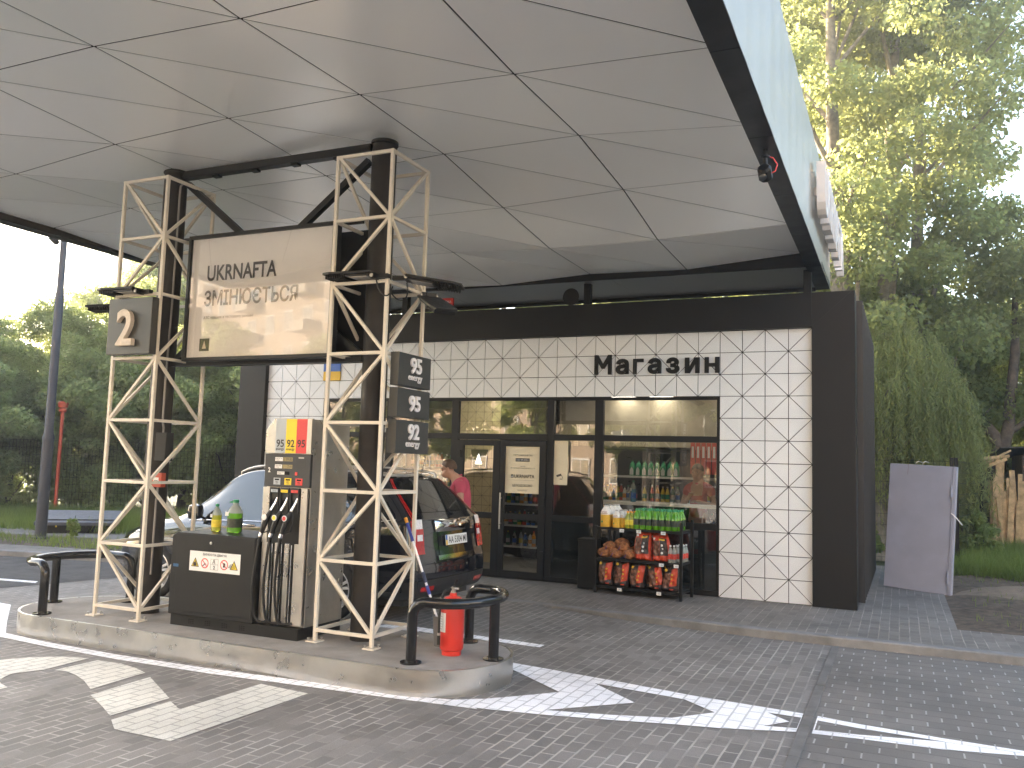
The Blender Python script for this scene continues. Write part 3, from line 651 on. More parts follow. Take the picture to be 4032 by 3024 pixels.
# ================================================================== PUMP ISLAND
def capsule(x0, x1, y0, y1, r, n=10):
    P = []
    for cx, cy, a0 in ((x1-r,y0+r,-90),(x1-r,y1-r,0),(x0+r,y1-r,90),(x0+r,y0+r,180)):
        for k in range(n+1):
            a = R(a0+90*k/n); P.append((cx+r*math.cos(a), cy+r*math.sin(a)))
    return P
isl = thing('pump_island', 'raised concrete pump island with rounded ends and galvanised steel band', 'pump island', (-4.55,-5.37,ZR))
IX0, IX1, IY0, IY1 = -7.20, -1.88, -6.04, -4.70
mb = MB(); mb.prism(capsule(IX0,IX1,IY0,IY1,.64), 0.23, Matrix.Translation((0,0,-0.13)));
for v in range(len(mb.v)): mb.v[v] = (mb.v[v][0], mb.v[v][1], mb.v[v][2])
MB().prism(capsule(IX0+.022,IX1-.022,IY0+.022,IY1-.022,.62), 0.235, Matrix.Translation((0,0,ZI-0.235))).obj('concrete_top', m_conc, isl)
mb = MB(); P = capsule(IX0,IX1,IY0,IY1,.64); Q = capsule(IX0+.02,IX1-.02,IY0+.02,IY1-.02,.62); n = len(P)
mb.add([(*p,-0.14) for p in P]+[(*p,ZI+.002) for p in P]+[(*p,ZI+.002) for p in Q]+[(*p,ZI-.05) for p in Q],
       [(i,(i+1)%n,n+(i+1)%n,n+i) for i in range(n)]+[(n+i,n+(i+1)%n,2*n+(i+1)%n,2*n+i) for i in range(n)]+[(2*n+i,2*n+(i+1)%n,3*n+(i+1)%n,3*n+i) for i in range(n)])
mb.obj('steel_band', m_galv, isl, smooth=35)

# ---- lattice towers
LZ = [0.21,0.81,1.41,2.01,2.62,3.25,3.83,4.44]; TW = 0.58; TD = 0.62; BT = 0.031
def tower(x0, y0, label):
    t = thing('lattice_tower', label, 'lattice tower', (x0+TW/2, y0+TD/2, ZI), group='beige lattice towers on the pump island')
    x1, y1 = x0+TW, y0+TD
    C = [(x0,y0),(x1,y0),(x1,y1),(x0,y1)]; par = [1,0,1,0]
    for cx, cy in C:
        MB().bar((cx,cy,ZI+.012),(cx,cy,LZ[-1]),BT,BT).obj('upright', m_beige, t, bevel=.003)
        b = MB().box((cx-.058,cy-.058,ZI),(cx+.058,cy+.058,ZI+.012)); bp = b.obj('base_plate', m_beige, t, bevel=.002)
        for sx, sy in ((-1,-1),(1,1)): MB().lathe([(.007,0),(.007,.016),(.012,.016),(.012,.024),(.005,.026)],(cx+sx*.04,cy+sy*.04,ZI+.012),8).obj('anchor_bolt', m_steel, bp)
    for k, z in enumerate(LZ):
        rl = MB()
        zz = z-BT/2 if k == len(LZ)-1 else z
        for a in range(4):
            p, q = C[a], C[(a+1)%4]; rl.bar((*p,zz),(*q,zz),BT*.92,BT*.92)
        rl.obj('ring_rail', m_beige, t, bevel=.002)
    for k in range(7):
        dg = MB()
        for a in range(4):
            p, q = C[a], C[(a+1)%4]
            lo_, hi_ = (p, q) if (k+par[a]) % 2 == 0 else (q, p)
            # even corners carry the star at even levels
            s_, e_ = Vector((*lo_,LZ[k])), Vector((*hi_,LZ[k+1]))
            d = (e_-s_).normalized(); nrm = Vector((q[0]-p[0],q[1]-p[1],0)).cross(Vector((0,0,1))).normalized()
            dg.bar(s_+d*.02, e_-d*.02, BT*.86, BT*.86, up=nrm)
        dg.obj('diagonal_bracing', m_beige, t, bevel=.002)
    return t
tower(-6.12,-5.71,'beige steel lattice tower carrying the number 2 box'); tower(-3.605,-5.565,'beige steel lattice tower carrying the three price boxes')
# ---- canopy columns inside the towers
for x, y, l in ((-5.85,-5.32,'round dark column inside the tower with the number 2 box'),(-3.31,-5.27,'round dark column inside the tower with the price boxes')):
    c = thing('canopy_column', l, 'column', (x,y,ZI), group='round dark columns holding the canopy')
    MB().lathe([(.115,0),(.115,4.53)],(x,y,ZI),28).obj('shaft', m_column, c, smooth=40)
    MB().lathe([(.117,4.49),(.117,4.50),(.126,4.50),(.126,4.53)],(x,y,ZI),28).obj('collar', m_blackm, c, smooth=40)
cc = thing('cable_conduit', 'grey cable conduit clipped along the column of the left tower', 'conduit', (-5.72,-5.37,1.6))
MB().tube([(-5.62,-5.40,4.46),(-5.66,-5.40,4.47),(-5.695,-5.40,4.44),(-5.70,-5.40,4.36),(-5.705,-5.40,3.2),(-5.715,-5.41,2.4),(-5.715,-5.41,2.02),(-5.695,-5.41,1.95),(-5.695,-5.41,1.86)],.011,8).obj('pipe', mat('conduit_grey',(.25,.23,.21),.5), cc, smooth=40)
MB().tube([(-5.70,-5.43,1.36),(-5.70,-5.43,1.28),(-5.72,-5.42,1.22),(-5.725,-5.42,.5)],.010,8).obj('pipe', MATS['conduit_grey'], cc, smooth=40)
jb = MB().box((-5.74,-5.46,1.62),(-5.60,-5.36,1.90)); tag(jb.obj('junction_box', m_blackm, None, at=(-5.67,-5.41,1.62), bevel=.005),'dark grey junction box on the column of the left tower','electrical box')
al = thing('fire_call_point', 'small red fire alarm call point under the junction box', 'alarm', (-5.68,-5.45,1.38))
MB().box((-5.74,-5.47,1.36),(-5.62,-5.41,1.50)).obj('housing', m_redp, al, bevel=.004)
mb = MB().box((-5.722,-5.4725,1.395),(-5.652,-5.4712,1.455)); fp = mb.obj('face_plate', m_paper, al)
mb = MB().box((-5.715,-5.4735,1.422),(-5.66,-5.4727,1.427)); mb.prism([(.0,.006),(.008,0),(.0,-.006)],.0006,panelM((-5.70,-5.4729,1.4245))); mb.prism([(.0,-.006),(-.008,0),(.0,.006)],.0006,panelM((-5.675,-5.4729,1.4245))); mb.obj('arrow_mark', m_ink, fp)

# ---- display board between the towers
BX0, BX1, BZ0, BZ1, BY = -5.43, -3.65, 2.605, 3.865, -5.50
bd = thing('display_board', 'framed white notice board hung between the two lattice towers', 'notice board', (-4.55,BY,BZ0))
mb = MB(); w = .035
mb.box((BX0,BY,BZ0),(BX0+w,BY+.10,BZ1)); mb.box((BX1-w,BY,BZ0),(BX1,BY+.10,BZ1)); mb.box((BX0+w,BY,BZ0),(BX1-w,BY+.10,BZ0+w)); mb.box((BX0+w,BY,BZ1-w),(BX1-w,BY+.10,BZ1))
mb.obj('frame', m_blackm, bd, bevel=.004)
MB().box((BX0+w,BY+.03,BZ0+w),(BX1-w,BY+.05,BZ1-w)).obj('face', m_board, bd)
MB().add([(BX0+w,BY+.012,BZ0+w),(BX1-w,BY+.012,BZ0+w),(BX1-w,BY+.012,BZ1-w),(BX0+w,BY+.012,BZ1-w)],[(0,1,2,3)]).obj('glazing', g_board, bd)
mb = MB(); ty = BY+.0275
txt(mb,'UKRNAFTA',-4.755,ty,3.475,w=.86,h=.158,bold=.022); txt(mb,'ЗМІНЮЄТЬСЯ',-4.635,ty,3.225,w=1.14,h=.158,bold=.020); txt(mb,'АЗС працює в тестовому режимі',-4.89,ty,3.03,w=.62)
mb.obj('lettering', m_ink, bd)
mb = MB(); M = panelM((-5.17,ty,2.765)); mb.prism([(-.062,-.062),(.062,-.062),(.062,.062),(-.062,.062)],.0015,M); mb.obj('logo_square', m_ink, bd)
MB().prism([(-.026,-.038),(.026,-.038),(0,.042)],.001,panelM((-5.17,ty-.0016,2.765))).obj('logo_triangle', m_letc, bd)
b2 = thing('display_board', 'second notice board facing the shop, seen edge-on behind the first', 'notice board', (-4.55,-5.08,BZ0))
MB().box((BX0,-5.14,BZ0),(BX1+.12,-5.02,BZ1)).obj('frame', m_blackm, b2, bevel=.004); MB().box((BX0+w,-5.02,BZ0+w),(BX1+.08,-5.016,BZ1-w)).obj('face', m_board, b2)
br = thing('board_bracing', 'black steel beam and diagonal struts carrying the notice boards', 'steel frame', (-4.58,-5.3,4.6))
MB().bar((-5.74,-5.3,4.585),(-3.42,-5.3,4.585),.09,.075).obj('top_beam', m_blackm, br, bevel=.003)
for a, b in (((-5.70,-5.3,4.50),(-4.93,-5.3,3.90)),((-3.45,-5.3,4.47),(-4.23,-5.3,3.88)),((-3.42,-5.3,2.62),(-3.75,-5.3,2.86)),((-5.74,-5.3,2.62),(-5.4,-5.3,2.86))): MB().bar(a,b,.06,.06).obj('strut', m_blackm, br)
MB().bar((-5.74,-5.3,2.60),(-3.42,-5.3,2.60),.08,.04).obj('bottom_beam', m_blackm, br)
for k in range(4): MB().box((-5.35+k*.5,-5.33,4.525),(-5.27+k*.5,-5.27,4.548)).obj('clip', m_blackm, br)
MB().bar((-5.7,-5.36,3.875),(-3.45,-5.36,3.875),.04,.03).obj('hanger_rail', m_blackm, br)

# ---- number box and price boxes
nb = thing('number_box', 'grey-black box with a big raised cream number 2', 'number sign', (-5.8,-5.77,2.9))
MB().box((-6.105,-5.815,2.645),(-5.525,-5.732,3.20)).obj('box', m_plate, nb, bevel=.005)
mb = MB(); text_mb(mb,'2',panelM((-5.83,-5.82,2.905)),h=.36,w=.215,depth=.03,bold=.022); 
for v in range(len(mb.v)):
    x, y, z = mb.v[v]; mb.v[v] = (x, -5.817 if y > -5.825 else -5.862, z)
mb.obj('number', m_letc, nb, bevel=.004)
for z0, z1, a, e in ((2.345,2.635,'95',1),(2.07,2.325,'95',0),(1.755,2.045,'92',1)):
    p = thing('price_box', {2.345:'topmost of the three dark fuel grade boxes, reading 95 energy',2.07:'middle dark fuel grade box, reading only 95',1.755:'lowest of the three dark fuel grade boxes, reading 92 energy'}[z0],'price sign',(-2.98,-5.2,z0),group='dark fuel grade boxes on the right tower')
    MB().box((-3.000,-5.50,z0),(-2.915,-4.94,z1)).obj('box', m_plate, p, bevel=.004)
    mb = MB(); zc = (z0+z1)/2+(.045 if e else 0); text_mb(mb,a,panelM((-2.914,-5.22,zc),'+x'),h=.142,w=.185,depth=.016,bold=.028); mb.obj('number', m_letw, p, bevel=.003)
    if e: mb = MB(); text_mb(mb,'energy',panelM((-2.914,-5.22,zc-.120),'+x'),w=.235,depth=.008,bold=.006,spacing=1.05); mb.obj('word', m_letw, p)

# ---- floodlights
def floodlight(loc, yaw, tilt, label):
    t = thing('floodlight', label, 'floodlight', loc, yaw, 'flat black floodlights on the lattice towers')
    M = Matrix.Rotation(tilt, 4, 'Y')
    mb = MB(); mb.prism([(.10,-.115),(.52,-.125),(.60,-.105),(.60,.105),(.52,.125),(.10,.115)],.022,M@Matrix.Translation((0,0,.012))); 
    mb.prism([(.12,-.095),(.36,-.10),(.36,.10),(.12,.095)],.020,M@Matrix.Translation((0,0,-.008))); mb.obj('housing', m_blackm, t, local=True, bevel=.004)
    mb = MB()
    for k in range(9): mb.box((.37+k*.024,-.10,-.022),(.378+k*.024,.10,.012),M)
    mb.obj('fins', m_blackm, t, local=True)
    MB().box((.15,-.085,-.0115),(.34,.085,-.0085),M).obj('lens', mat('lamp_lens',(.35,.33,.30),.2), t, local=True)
    mb = MB(); mb.bar((-.03,0,0),(.13,0,0),.05,.035).bar((.10,-.07,0),(.10,.07,0),.03,.05); mb.obj('bracket', m_blackm, t, local=True)
    for s_ in (-1,1): MB().lathe([(.017,0),(.017,.012),(.006,.014)],n=10,M=Matrix.Translation((.10,.07*s_,0))@Matrix.Rotation(-s_*math.pi/2,4,'X')).obj('knob', m_steel, t, local=True)
    return t
floodlight((-5.66,-5.745,3.27),R(180),R(-1),'black floodlight above the number 2 box pointing left')
floodlight((-6.10,-5.35,3.20),R(205),R(4),'black floodlight half hidden behind the number 2 box')
floodlight((-3.02,-5.60,3.285),R(180),R(-1),'black floodlight in front of the right tower overlapping the notice board')
floodlight((-2.98,-5.50,3.285),R(20),R(9),'black floodlight on the right tower pointing right over the fire sign')
floodlight((-3.0,-4.95,3.22),R(-40),R(22),'black floodlight tilted downward behind the right tower')
for pts, l in (((( -3.13,-5.58,3.26),(-3.08,-5.60,3.10),(-2.98,-5.59,3.06),(-2.98,-5.55,3.20)),'thin black cable looping under the left floodlight of the right tower'),(((-2.90,-5.45,3.25),(-2.88,-5.40,3.10),(-2.98,-5.40,3.05),(-3.02,-5.5,3.15)),'thin black cable looping under the right-pointing floodlight')):
    P = [Vector(p) for p in pts]; Q = []
    for k in range(13):
        u = k/12; Q.append(P[0]*(1-u)**3+P[1]*3*u*(1-u)**2+P[2]*3*u*u*(1-u)+P[3]*u**3)
    tag(MB().tube(Q,.007,6).obj('lamp_cable', m_rubber, None, at=pts[0], smooth=50), l, 'cable')

# ---- fuel pump
pm = thing('fuel_pump', 'grey and steel fuel pump number 2 with grey yellow and red grade stripes', 'fuel pump', (-4.45,-5.35,ZI))
PX0, PX1, PY0, PY1 = -4.215, -3.725, -5.60, -5.02
CX0, CY0, CY1 = -5.22, -5.665, -5.06
MB().box((CX0+.02,CY0+.02,ZI),(PX1-.01,PY1,ZI+.10)).obj('plinth', m_blackm, pm)
mb = MB(); mb.prism([(CX0,ZI+.10),(PX0-.004,ZI+.10),(PX0-.004,.965),(CX0+.06,.965),(CX0,.93)],CY1-CY0,axes((0,CY1,0),(1,0,0),(0,0,1))); mb.obj('cabinet', m_blackm, pm, bevel=.006)
MB().box((CX0+.07,CY0-.004,ZI+.14),(PX0-.02,CY0-.0005,.95)).obj('cabinet_door', m_blackm, pm, bevel=.002)
MB().lathe([(.014,0),(.014,.005),(.006,.007)],n=12,M=axes((-4.74,CY0-.004,.885),(1,0,0),(0,0,1))).obj('lock', m_steel, pm, smooth=30)
MB().box((-5.185,CY0-.0052,.645),(-5.12,CY0-.0042,.672)).obj('blue_tape', mat('blue_tape',(.03,.12,.25),.5), pm)
for k in range(4):
    mb = MB(); 
    for i in range(3):
        for j in range(3): mb.box((-4.98+k*.2+i*.024,CY0+.0185,ZI+.028+j*.016),(-4.962+k*.2+i*.024,CY0+.0195,ZI+.038+j*.016))
    mb.obj('vent_grille', m_gap, pm)
# warning label
wl_ = MB().box((-4.985,CY0-.0065,.625),(-4.385,CY0-.0045,.805)).obj('warning_label', m_paper, pm)
LY = CY0-.0068; mb = MB(); rd = MB(); YT = []
txt(mb,'ВИМКНУТИ ДВИГУН',-4.685,LY,.778,w=.28,bold=.012)
def tri_sign(x, z, s_): 
    mb.prism([(-s_,-s_*.8),(s_,-s_*.8),(0,s_*.95)],.001,panelM((x,LY,z))); YT.append(MB().prism([(-s_*.76,-s_*.66),(s_*.76,-s_*.66),(0,s_*.66)],.001,panelM((x,LY-.0012,z))).obj('yellow_triangle', m_fyel, wl_))
def ring(x, z, r_):
    P = [(r_*math.cos(2*math.pi*k/20),r_*math.sin(2*math.pi*k/20)) for k in range(20)]; Q = [(p[0]*.8,p[1]*.8) for p in P]
    rd.poly(P,[Q],panelM((x,LY-.0004,z))); rd.add([(-.009,-.003,0),(.009,.003,0)],[]); M = panelM((x,LY-.0018,z))@Matrix.Rotation(R(-45),4,'Z'); rd.add([(-r_*.85,-.004,0),(r_*.85,-.004,0),(r_*.85,.004,0),(-r_*.85,.004,0)],[(0,1,2,3)],M)
tri_sign(-4.915,.70,.047); tri_sign(-4.455,.70,.047); ring(-4.80,.70,.046); ring(-4.57,.70,.046)
m2 = MB(); flame = [(-.018,-.026),(.018,-.026),(.021,-.010),(.012,.004),(.004,.024),(-.004,.004),(-.012,.010),(-.021,-.010)]; m2.prism(flame,.001,panelM((-4.915,LY-.0024,.697)))
for k in range(9):
    a = R(15+k*18); m2.add([(-.020,-.026,0),(-.02+.045*math.cos(a),-.026+.045*math.sin(a),0),(-.02+.045*math.cos(a+.14),-.026+.045*math.sin(a+.14),0)],[(0,1,2)],panelM((-4.455,LY-.0024,.697)))
m2.prism([(-.030,-.004),(.012,-.004),(.012,.003),(-.030,.003)],.0008,panelM((-4.80,LY-.001,.692))@Matrix.Rotation(R(35),4,'Z')); m2.prism([(-.012,-.022),(.010,-.022),(.012,.012),(-.006,.020)],.0008,panelM((-4.57,LY-.001,.70)))
txt(m2,'А',-4.69,LY-.0005,.722,h=.036,bold=.02); txt(m2,'2',-4.685,LY-.0005,.668,h=.032,bold=.02)
for a in ((-4.73,.742,-4.64,.744),(-4.73,.646,-4.64,.648),(-4.73,.694,-4.64,.696),(-4.73,.648,-4.728,.742),(-4.642,.648,-4.64,.742)): m2.box((a[0],LY-.0006,a[1]),(a[2],LY-.0001,a[3]))
mb.obj('print', m_ink, wl_); rd.obj('prohibition_rings', m_fred, wl_); m2.obj('symbols', m_ink, wl_)
# tall pump housing
pr = [(PX0-.005,ZI+.10),(PX1,ZI+.10),(PX1,2.035),(PX0+.075,2.035),(PX0-.005,1.94)]
mb = MB(); mb.prism(pr,PY1-PY0-.03,axes((0,PY1,0),(1,0,0),(0,0,1))); mb.obj('housing', m_steel, pm, bevel=.004)
hd = MB(); hd.prism([(PX0-.008,1.725),(PX1+.004,1.725),(PX1+.004,2.04),(PX0+.075,2.04),(PX0-.008,1.935)],.035,axes((0,PY0+.029,0),(1,0,0),(0,0,1))); hd = hd.obj('header', m_steel, pm, bevel=.003)
hx = [PX0+.095,PX0+.212,PX0+.329,PX0+.445]; fy = PY0-.0065
for k, (m_, n_) in enumerate(((m_fgrey,'95'),(m_fyel,'92'),(m_fred,'95'))):
    s_ = MB().box((hx[k],fy,1.728),(hx[k+1]-.0005,fy+.004,2.034)).obj('grade_stripe', m_, hd)
    mb = MB(); xc = (hx[k]+hx[k+1])/2; txt(mb,n_,xc,fy-.0006,1.815,h=.068,w=.085,bold=.015)
    if k < 2: txt(mb,'energy',xc,fy-.0006,1.758,w=.092,bold=.012)
    mb.obj('grade_number', m_ink, s_)
dp = MB(); dp.box((PX0-.008,PY0-.004,1.425),(PX1+.006,PY0+.03,1.72)); dp = dp.obj('display_panel', m_dpan, pm, bevel=.004)
py = PY0-.0055
for z0, z1, xa, xb, xc_, l1, l2, v in ((1.655,1.69,.105,.19,.30,'ВАРТІСТЬ','ГРИВНІ','1 99.80'),(1.59,1.625,.105,.185,.30,'ОБСЯГ','ЛІТРИ','7.41'),(1.535,1.563,.135,.215,.27,'ЦІНА ЗА ЛІТР','ГРИВНІ','')):
    lb = MB().box((PX0+xa,py,z0),(PX0+xb,py+.002,z1)).obj('caption', m_paper, dp)
    mb = MB(); txt(mb,l1,PX0+(xa+xb)/2,py-.0005,z0+(z1-z0)*.68,h=.010,w=(xb-xa)*.85); txt(mb,l2,PX0+(xa+xb)/2-.012,py-.0005,z0+(z1-z0)*.27,h=.009,w=.04); mb.obj('caption_print', m_ink, lb)
    sc_ = MB().box((PX0+xb+.006,py,z0),(PX0+xc_,py+.002,z1)).obj('screen', m_lcd if v else m_gap, dp)
    if v: mb = MB(); txt(mb,v,PX0+xc_-.004,py-.0005,(z0+z1)/2,h=.024,align='RIGHT',w=.012*len(v)); mb.obj('digits', m_ink, sc_)
mb = MB(); txt(mb,'2',PX0+.045,py+.001,1.575,h=.045,w=.026,bold=.03); mb.obj('pump_number', m_paper, dp)
MB().box((PX0+.335,py+.0005,1.60),(PX0+.44,py+.0015,1.70)).obj('blank_plate', mat('panel_dark',(.035,.036,.037),.4), dp)
MB().box((PX0+.365,py-.0005,1.683),(PX0+.425,py,1.694)).obj('maker_badge', m_steel, dp); MB().box((PX0+.335,py-.003,1.532),(PX0+.36,py,1.562)).obj('call_button', m_fred, dp, bevel=.002)
for k, (m_, n_) in enumerate(((m_fgrey,'95'),(m_fyel,'92'),(m_fred,'95'))):
    x0 = PX0+.10+k*.122; pl = MB().box((x0,py-.001,1.445),(x0+.075,py+.002,1.505)).obj('grade_plate', m_, dp)
    MB().box((x0+.013,py-.0022,1.484),(x0+.062,py-.001,1.497)).obj('price_window', m_gap, pl)
    mb = MB(); txt(mb,n_,x0+.0375,py-.0016,1.467,h=.020,w=.026,bold=.015); txt(mb,'energy',x0+.0375,py-.0016,1.451,h=.007,w=.022); mb.obj('grade_print', m_ink, pl)
# nozzle bay and hose channels
MB().box((PX0+.075,PY0-.002,.93),(PX1-.075,PY0+.004,1.415)).obj('nozzle_bay', m_rubber, pm)
ch = MB()
for k in range(4): ch.box((PX0+.055+k*.107-(.0 if k else .04),PY0-.016,ZI+.12),(PX0+.105+k*.107,PY0+.002,.93))
ch.box((PX0-.004,PY0-.016,.93),(PX0+.07,PY0+.002,1.42)); ch.box((PX1-.07,PY0-.016,ZI+.12),(PX1-.002,PY0+.002,1.42)); ch.obj('front_trim', m_steel, pm, bevel=.003)
cg = MB()
for k in range(3): cg.box((PX0+.108+k*.107,PY0-.004,ZI+.12),(PX0+.158+k*.107,PY0+.003,.93))
cg.obj('hose_channel', m_rubber, pm)
for k, (m_, n_) in enumerate(((m_fgrey,'95 energy'),(m_fyel,'92 energy'),(m_fred,'95'))):
    x0 = PX0+.083+k*.112; bx = MB(); 
    bx.box((x0,PY0-.030,1.40),(x0+.098,PY0+.002,1.418)); bx.box((x0,PY0-.030,1.20),(x0+.010,PY0+.002,1.40)); bx.box((x0+.088,PY0-.030,1.20),(x0+.098,PY0+.002,1.40)); bx.box((x0+.01,PY0-.012,1.31),(x0+.088,PY0-.001,1.40)); b_ = bx.obj('nozzle_boot', mat('boot_grey',(.03,.03,.031),.5), pm, bevel=.003)
    tg = MB().box((x0+.016,PY0-.0335,1.378),(x0+.09,PY0-.0305,1.402)).obj('boot_tag', m_, b_); mb = MB(); txt(mb,n_,x0+.053,PY0-.0340,1.390,h=.011,w=.055 if k<2 else .02); mb.obj('tag_print', m_ink, tg)
    xn = x0+.035
    sp = [(xn+.045,PY0-.012,1.330),(xn+.030,PY0-.03,1.275),(xn+.005,PY0-.06,1.200)]
    nz_ = MB(); nz_.tube([(xn+.012,PY0-.052,1.215),(xn-.012,PY0-.075,1.150),(xn-.035,PY0-.088,1.070),(xn-.050,PY0-.094,1.010)],[.017,.026,.024,.018],10)
    nz_.tube([(xn+.02,PY0-.045,1.19),(xn+.035,PY0-.055,1.12),(xn+.02,PY0-.065,1.04),(xn-.03,PY0-.085,1.02)],.007,6); nz_ = nz_.obj('nozzle', m_rubber, pm, smooth=50)
    MB().tube(sp,[.0115,.0125,.0145],10).obj('spout', m_chrome, nz_, smooth=50)
    MB().lathe([(.026,0),(.026,.006),(.022,.008)],n=18,M=axes((xn-.022,PY0-.098,1.155),(1,0,0),(0,0,1))).obj('disc_rim', m_paper, nz_, smooth=40); MB().lathe([(.019,.0082),(.019,.0095)],n=18,M=axes((xn-.022,PY0-.098,1.155),(1,0,0),(0,0,1))).obj('disc', m_paper if k == 0 else m_, nz_)
    MB().tube([(xn-.048,PY0-.093,1.018),(xn-.056,PY0-.096,.985)],.0195,12).obj('collar', m_chrome, nz_, smooth=40)
    xe = x0+.085; P = [Vector(p) for p in ((xn-.056,PY0-.096,.985),(xn-.075,PY0-.10,.86),(xn-.12+k*.012,PY0-.09,.55),(xn-.11+k*.012,PY0-.06,.30),(xn-.05,PY0-.045,.235),(xe,PY0-.02,.245))]
    Q = []
    for i in range(len(P)-1):
        p0, p1, p2, p3 = P[max(i-1,0)], P[i], P[i+1], P[min(i+2,len(P)-1)]
        for j in range(8):
            t_ = j/8; Q.append(0.5*((2*p1)+(p2-p0)*t_+(2*p0-5*p1+4*p2-p3)*t_*t_+(3*p1-p0-3*p2+p3)*t_**3))
    Q.append(P[-1]); h_ = MB().tube(Q,.0125,10).obj('hose', m_rubber, pm, smooth=60)
    MB().tube(Q[:5],.0165,10).obj('hose_sleeve', m_rubber, h_, smooth=60)
MB().tube([(PX1+.03,PY1+.06,.95),(PX1+.06,PY1+.10,.7),(PX1+.10,PY1+.12,.40),(PX1+.06,PY1+.10,.20),(PX1-.06,PY1+.05,.15)],.0125,10).obj('rear_hose', m_rubber, pm, smooth=60)
for k in range(3): MB().tube([(PX0+.13+k*.107,PY0-.012,.25),(PX0+.13+k*.107,PY0-.012,.92)],.006,8).obj('hose_rod', m_chrome, pm)

# ---- guard rails
def guard(feet, mid, label):
    t = thing('guard_rail', label, 'guard rail', (mid[0],mid[1],ZI), group='black tube guard rails at the island ends')
    a, b, c = (Vector((*p,ZI)) for p in feet); H_ = .475; r_ = .042; P = [a+Vector((0,0,.02))]
    d1 = Vector((mid[0]-a.x, 0, 0)).normalized(); 
    top = []
    # horizontal plan: a -> rounded end through b -> c
    A = Vector((a.x,a.y)); Cc = Vector((c.x,c.y)); B = Vector((b.x,b.y)); sx = 1 if b.x > a.x else -1
    for k in range(25):
        th = math.pi*k/24; cx = (A.x+Cc.x)/2+sx*.06; cy = (A.y+Cc.y)/2
        top.append(Vector((cx+sx*abs(B.x-cx)*math.sin(th)**.75, cy+(A.y-Cc.y)/2*math.cos(th), ZI+H_)))
    def bend(p, q):
        """quarter bend from vertical foot p up to horizontal point q"""
        out = []; h = Vector((q.x-p.x,q.y-p.y,0)); h = h.normalized() if h.length > 1e-6 else Vector((sx,0,0)); rr = .11
        for k in range(7):
            an = math.pi/2*k/6; out.append(Vector((p.x,p.y,ZI+H_-rr))+Vector((0,0,rr*math.sin(an)))+h*rr*(1-math.cos(an)))
        return out
    s1 = bend(a, top[4]); s2 = bend(c, top[-5])
    ok1 = [p for p in top if (p-a).xy.length > .17 and (p-c).xy.length > .17]
    path = [a+Vector((0,0,.015))]+s1+ok1+list(reversed(s2))+[c+Vector((0,0,.015))]
    MB().tube(path,r_,16).obj('tube', m_blackg, t, smooth=60)
    MB().tube([b+Vector((0,0,.012)),b+Vector((0,0,H_-.01))],r_,16).obj('post', m_blackg, t, smooth=60)
    for p in (a,b,c): MB().lathe([(.085,0),(.085,.012),(.05,.014)],tuple(p),20).obj('foot_plate', m_blackg, t, smooth=40)
guard([(-2.49,-5.82),(-1.985,-5.37),(-2.47,-4.86)],(-2.3,-5.35),'black tube guard rail curving around the red fire extinguisher')
guard([(-6.57,-5.93),(-7.07,-5.42),(-6.47,-4.98)],(-6.7,-5.4),'black tube guard rail at the far end beside the number 2 tower')
# ---- extinguisher, bucket, squeegee
ex = thing('fire_extinguisher', 'red fire extinguisher with black hose standing on the island end', 'fire extinguisher', (-2.365,-5.38,ZI))
E0 = (-2.365,-5.38,ZI)
MB().lathe([(.080,0),(.082,.035),(.094,.045),(.098,.06),(.098,.40),(.092,.435),(.065,.465),(.030,.475),(.030,.50)],E0,28).obj('cylinder', m_red, ex, smooth=35)
MB().lathe([(.022,.50),(.022,.545),(.012,.55)],E0,14).tube([(-2.365,-5.38,ZI+.535),(-2.31,-5.40,ZI+.54)],.010,8).obj('valve', m_steel, ex, smooth=40)
MB().bar((-2.365,-5.37,ZI+.545),(-2.325,-5.45,ZI+.575),.018,.008).bar((-2.365,-5.37,ZI+.555),(-2.31,-5.43,ZI+.615),.018,.008).obj('lever', m_blackm, ex)
hp = [(-2.375,-5.40,ZI+.53),(-2.41,-5.44,ZI+.52),(-2.432,-5.475,ZI+.44),(-2.432,-5.488,ZI+.30),(-2.43,-5.488,ZI+.15)]
hs = MB().tube(hp,.011,8).obj('hose', m_rubber, ex, smooth=60); MB().tube([(-2.43,-5.488,ZI+.165),(-2.43,-5.488,ZI+.185)],.0135,8).obj('hose_ring', m_steel, hs); MB().tube([(-2.43,-5.488,ZI+.09),(-2.43,-5.488,ZI+.16)],.014,8).obj('hose_tip', m_rubber, hs)
g = []
for k in range(7):
    a = R(198+k*11); g.append([(E0[0]+.0995*math.cos(a),E0[1]+.0995*math.sin(a),ZI+z) for z in (.19,.345)])
lb = MB().grid([list(r_) for r_ in zip(*[list(q) for q in g])]).obj('label', m_paper, ex, smooth=60)
mb = MB()
for k in range(6):
    a0, a1 = R(205), R(243); z = ZI+.21+k*.02
    mb.grid([[(E0[0]+.1002*math.cos(a0+(a1-a0)*i/5),E0[1]+.1002*math.sin(a0+(a1-a0)*i/5),z+d) for i in range(6)] for d in (0,.005)])
mb.obj('label_print', mat('print_grey',(.35,.33,.32),.6), lb)
bk = thing('squeegee_bucket', 'small grey plastic bucket behind the fire extinguisher', 'bucket', (-2.60,-5.12,ZI))
MB().lathe([(.068,0),(.085,.245),(.090,.245),(.090,.255),(.080,.255),(.064,.02),(.01,.02)],(-2.60,-5.12,ZI),20).obj('pail', m_bucket, bk, smooth=35)
sq = thing('window_squeegee', 'long white squeegee pole with blue and orange grips leaning from the bucket', 'squeegee', (-2.59,-5.12,ZI+.03))
A, B = Vector((-2.575,-5.12,ZI+.04)), Vector((-3.075,-5.02,1.175))
def along(t): return A+(B-A)*t
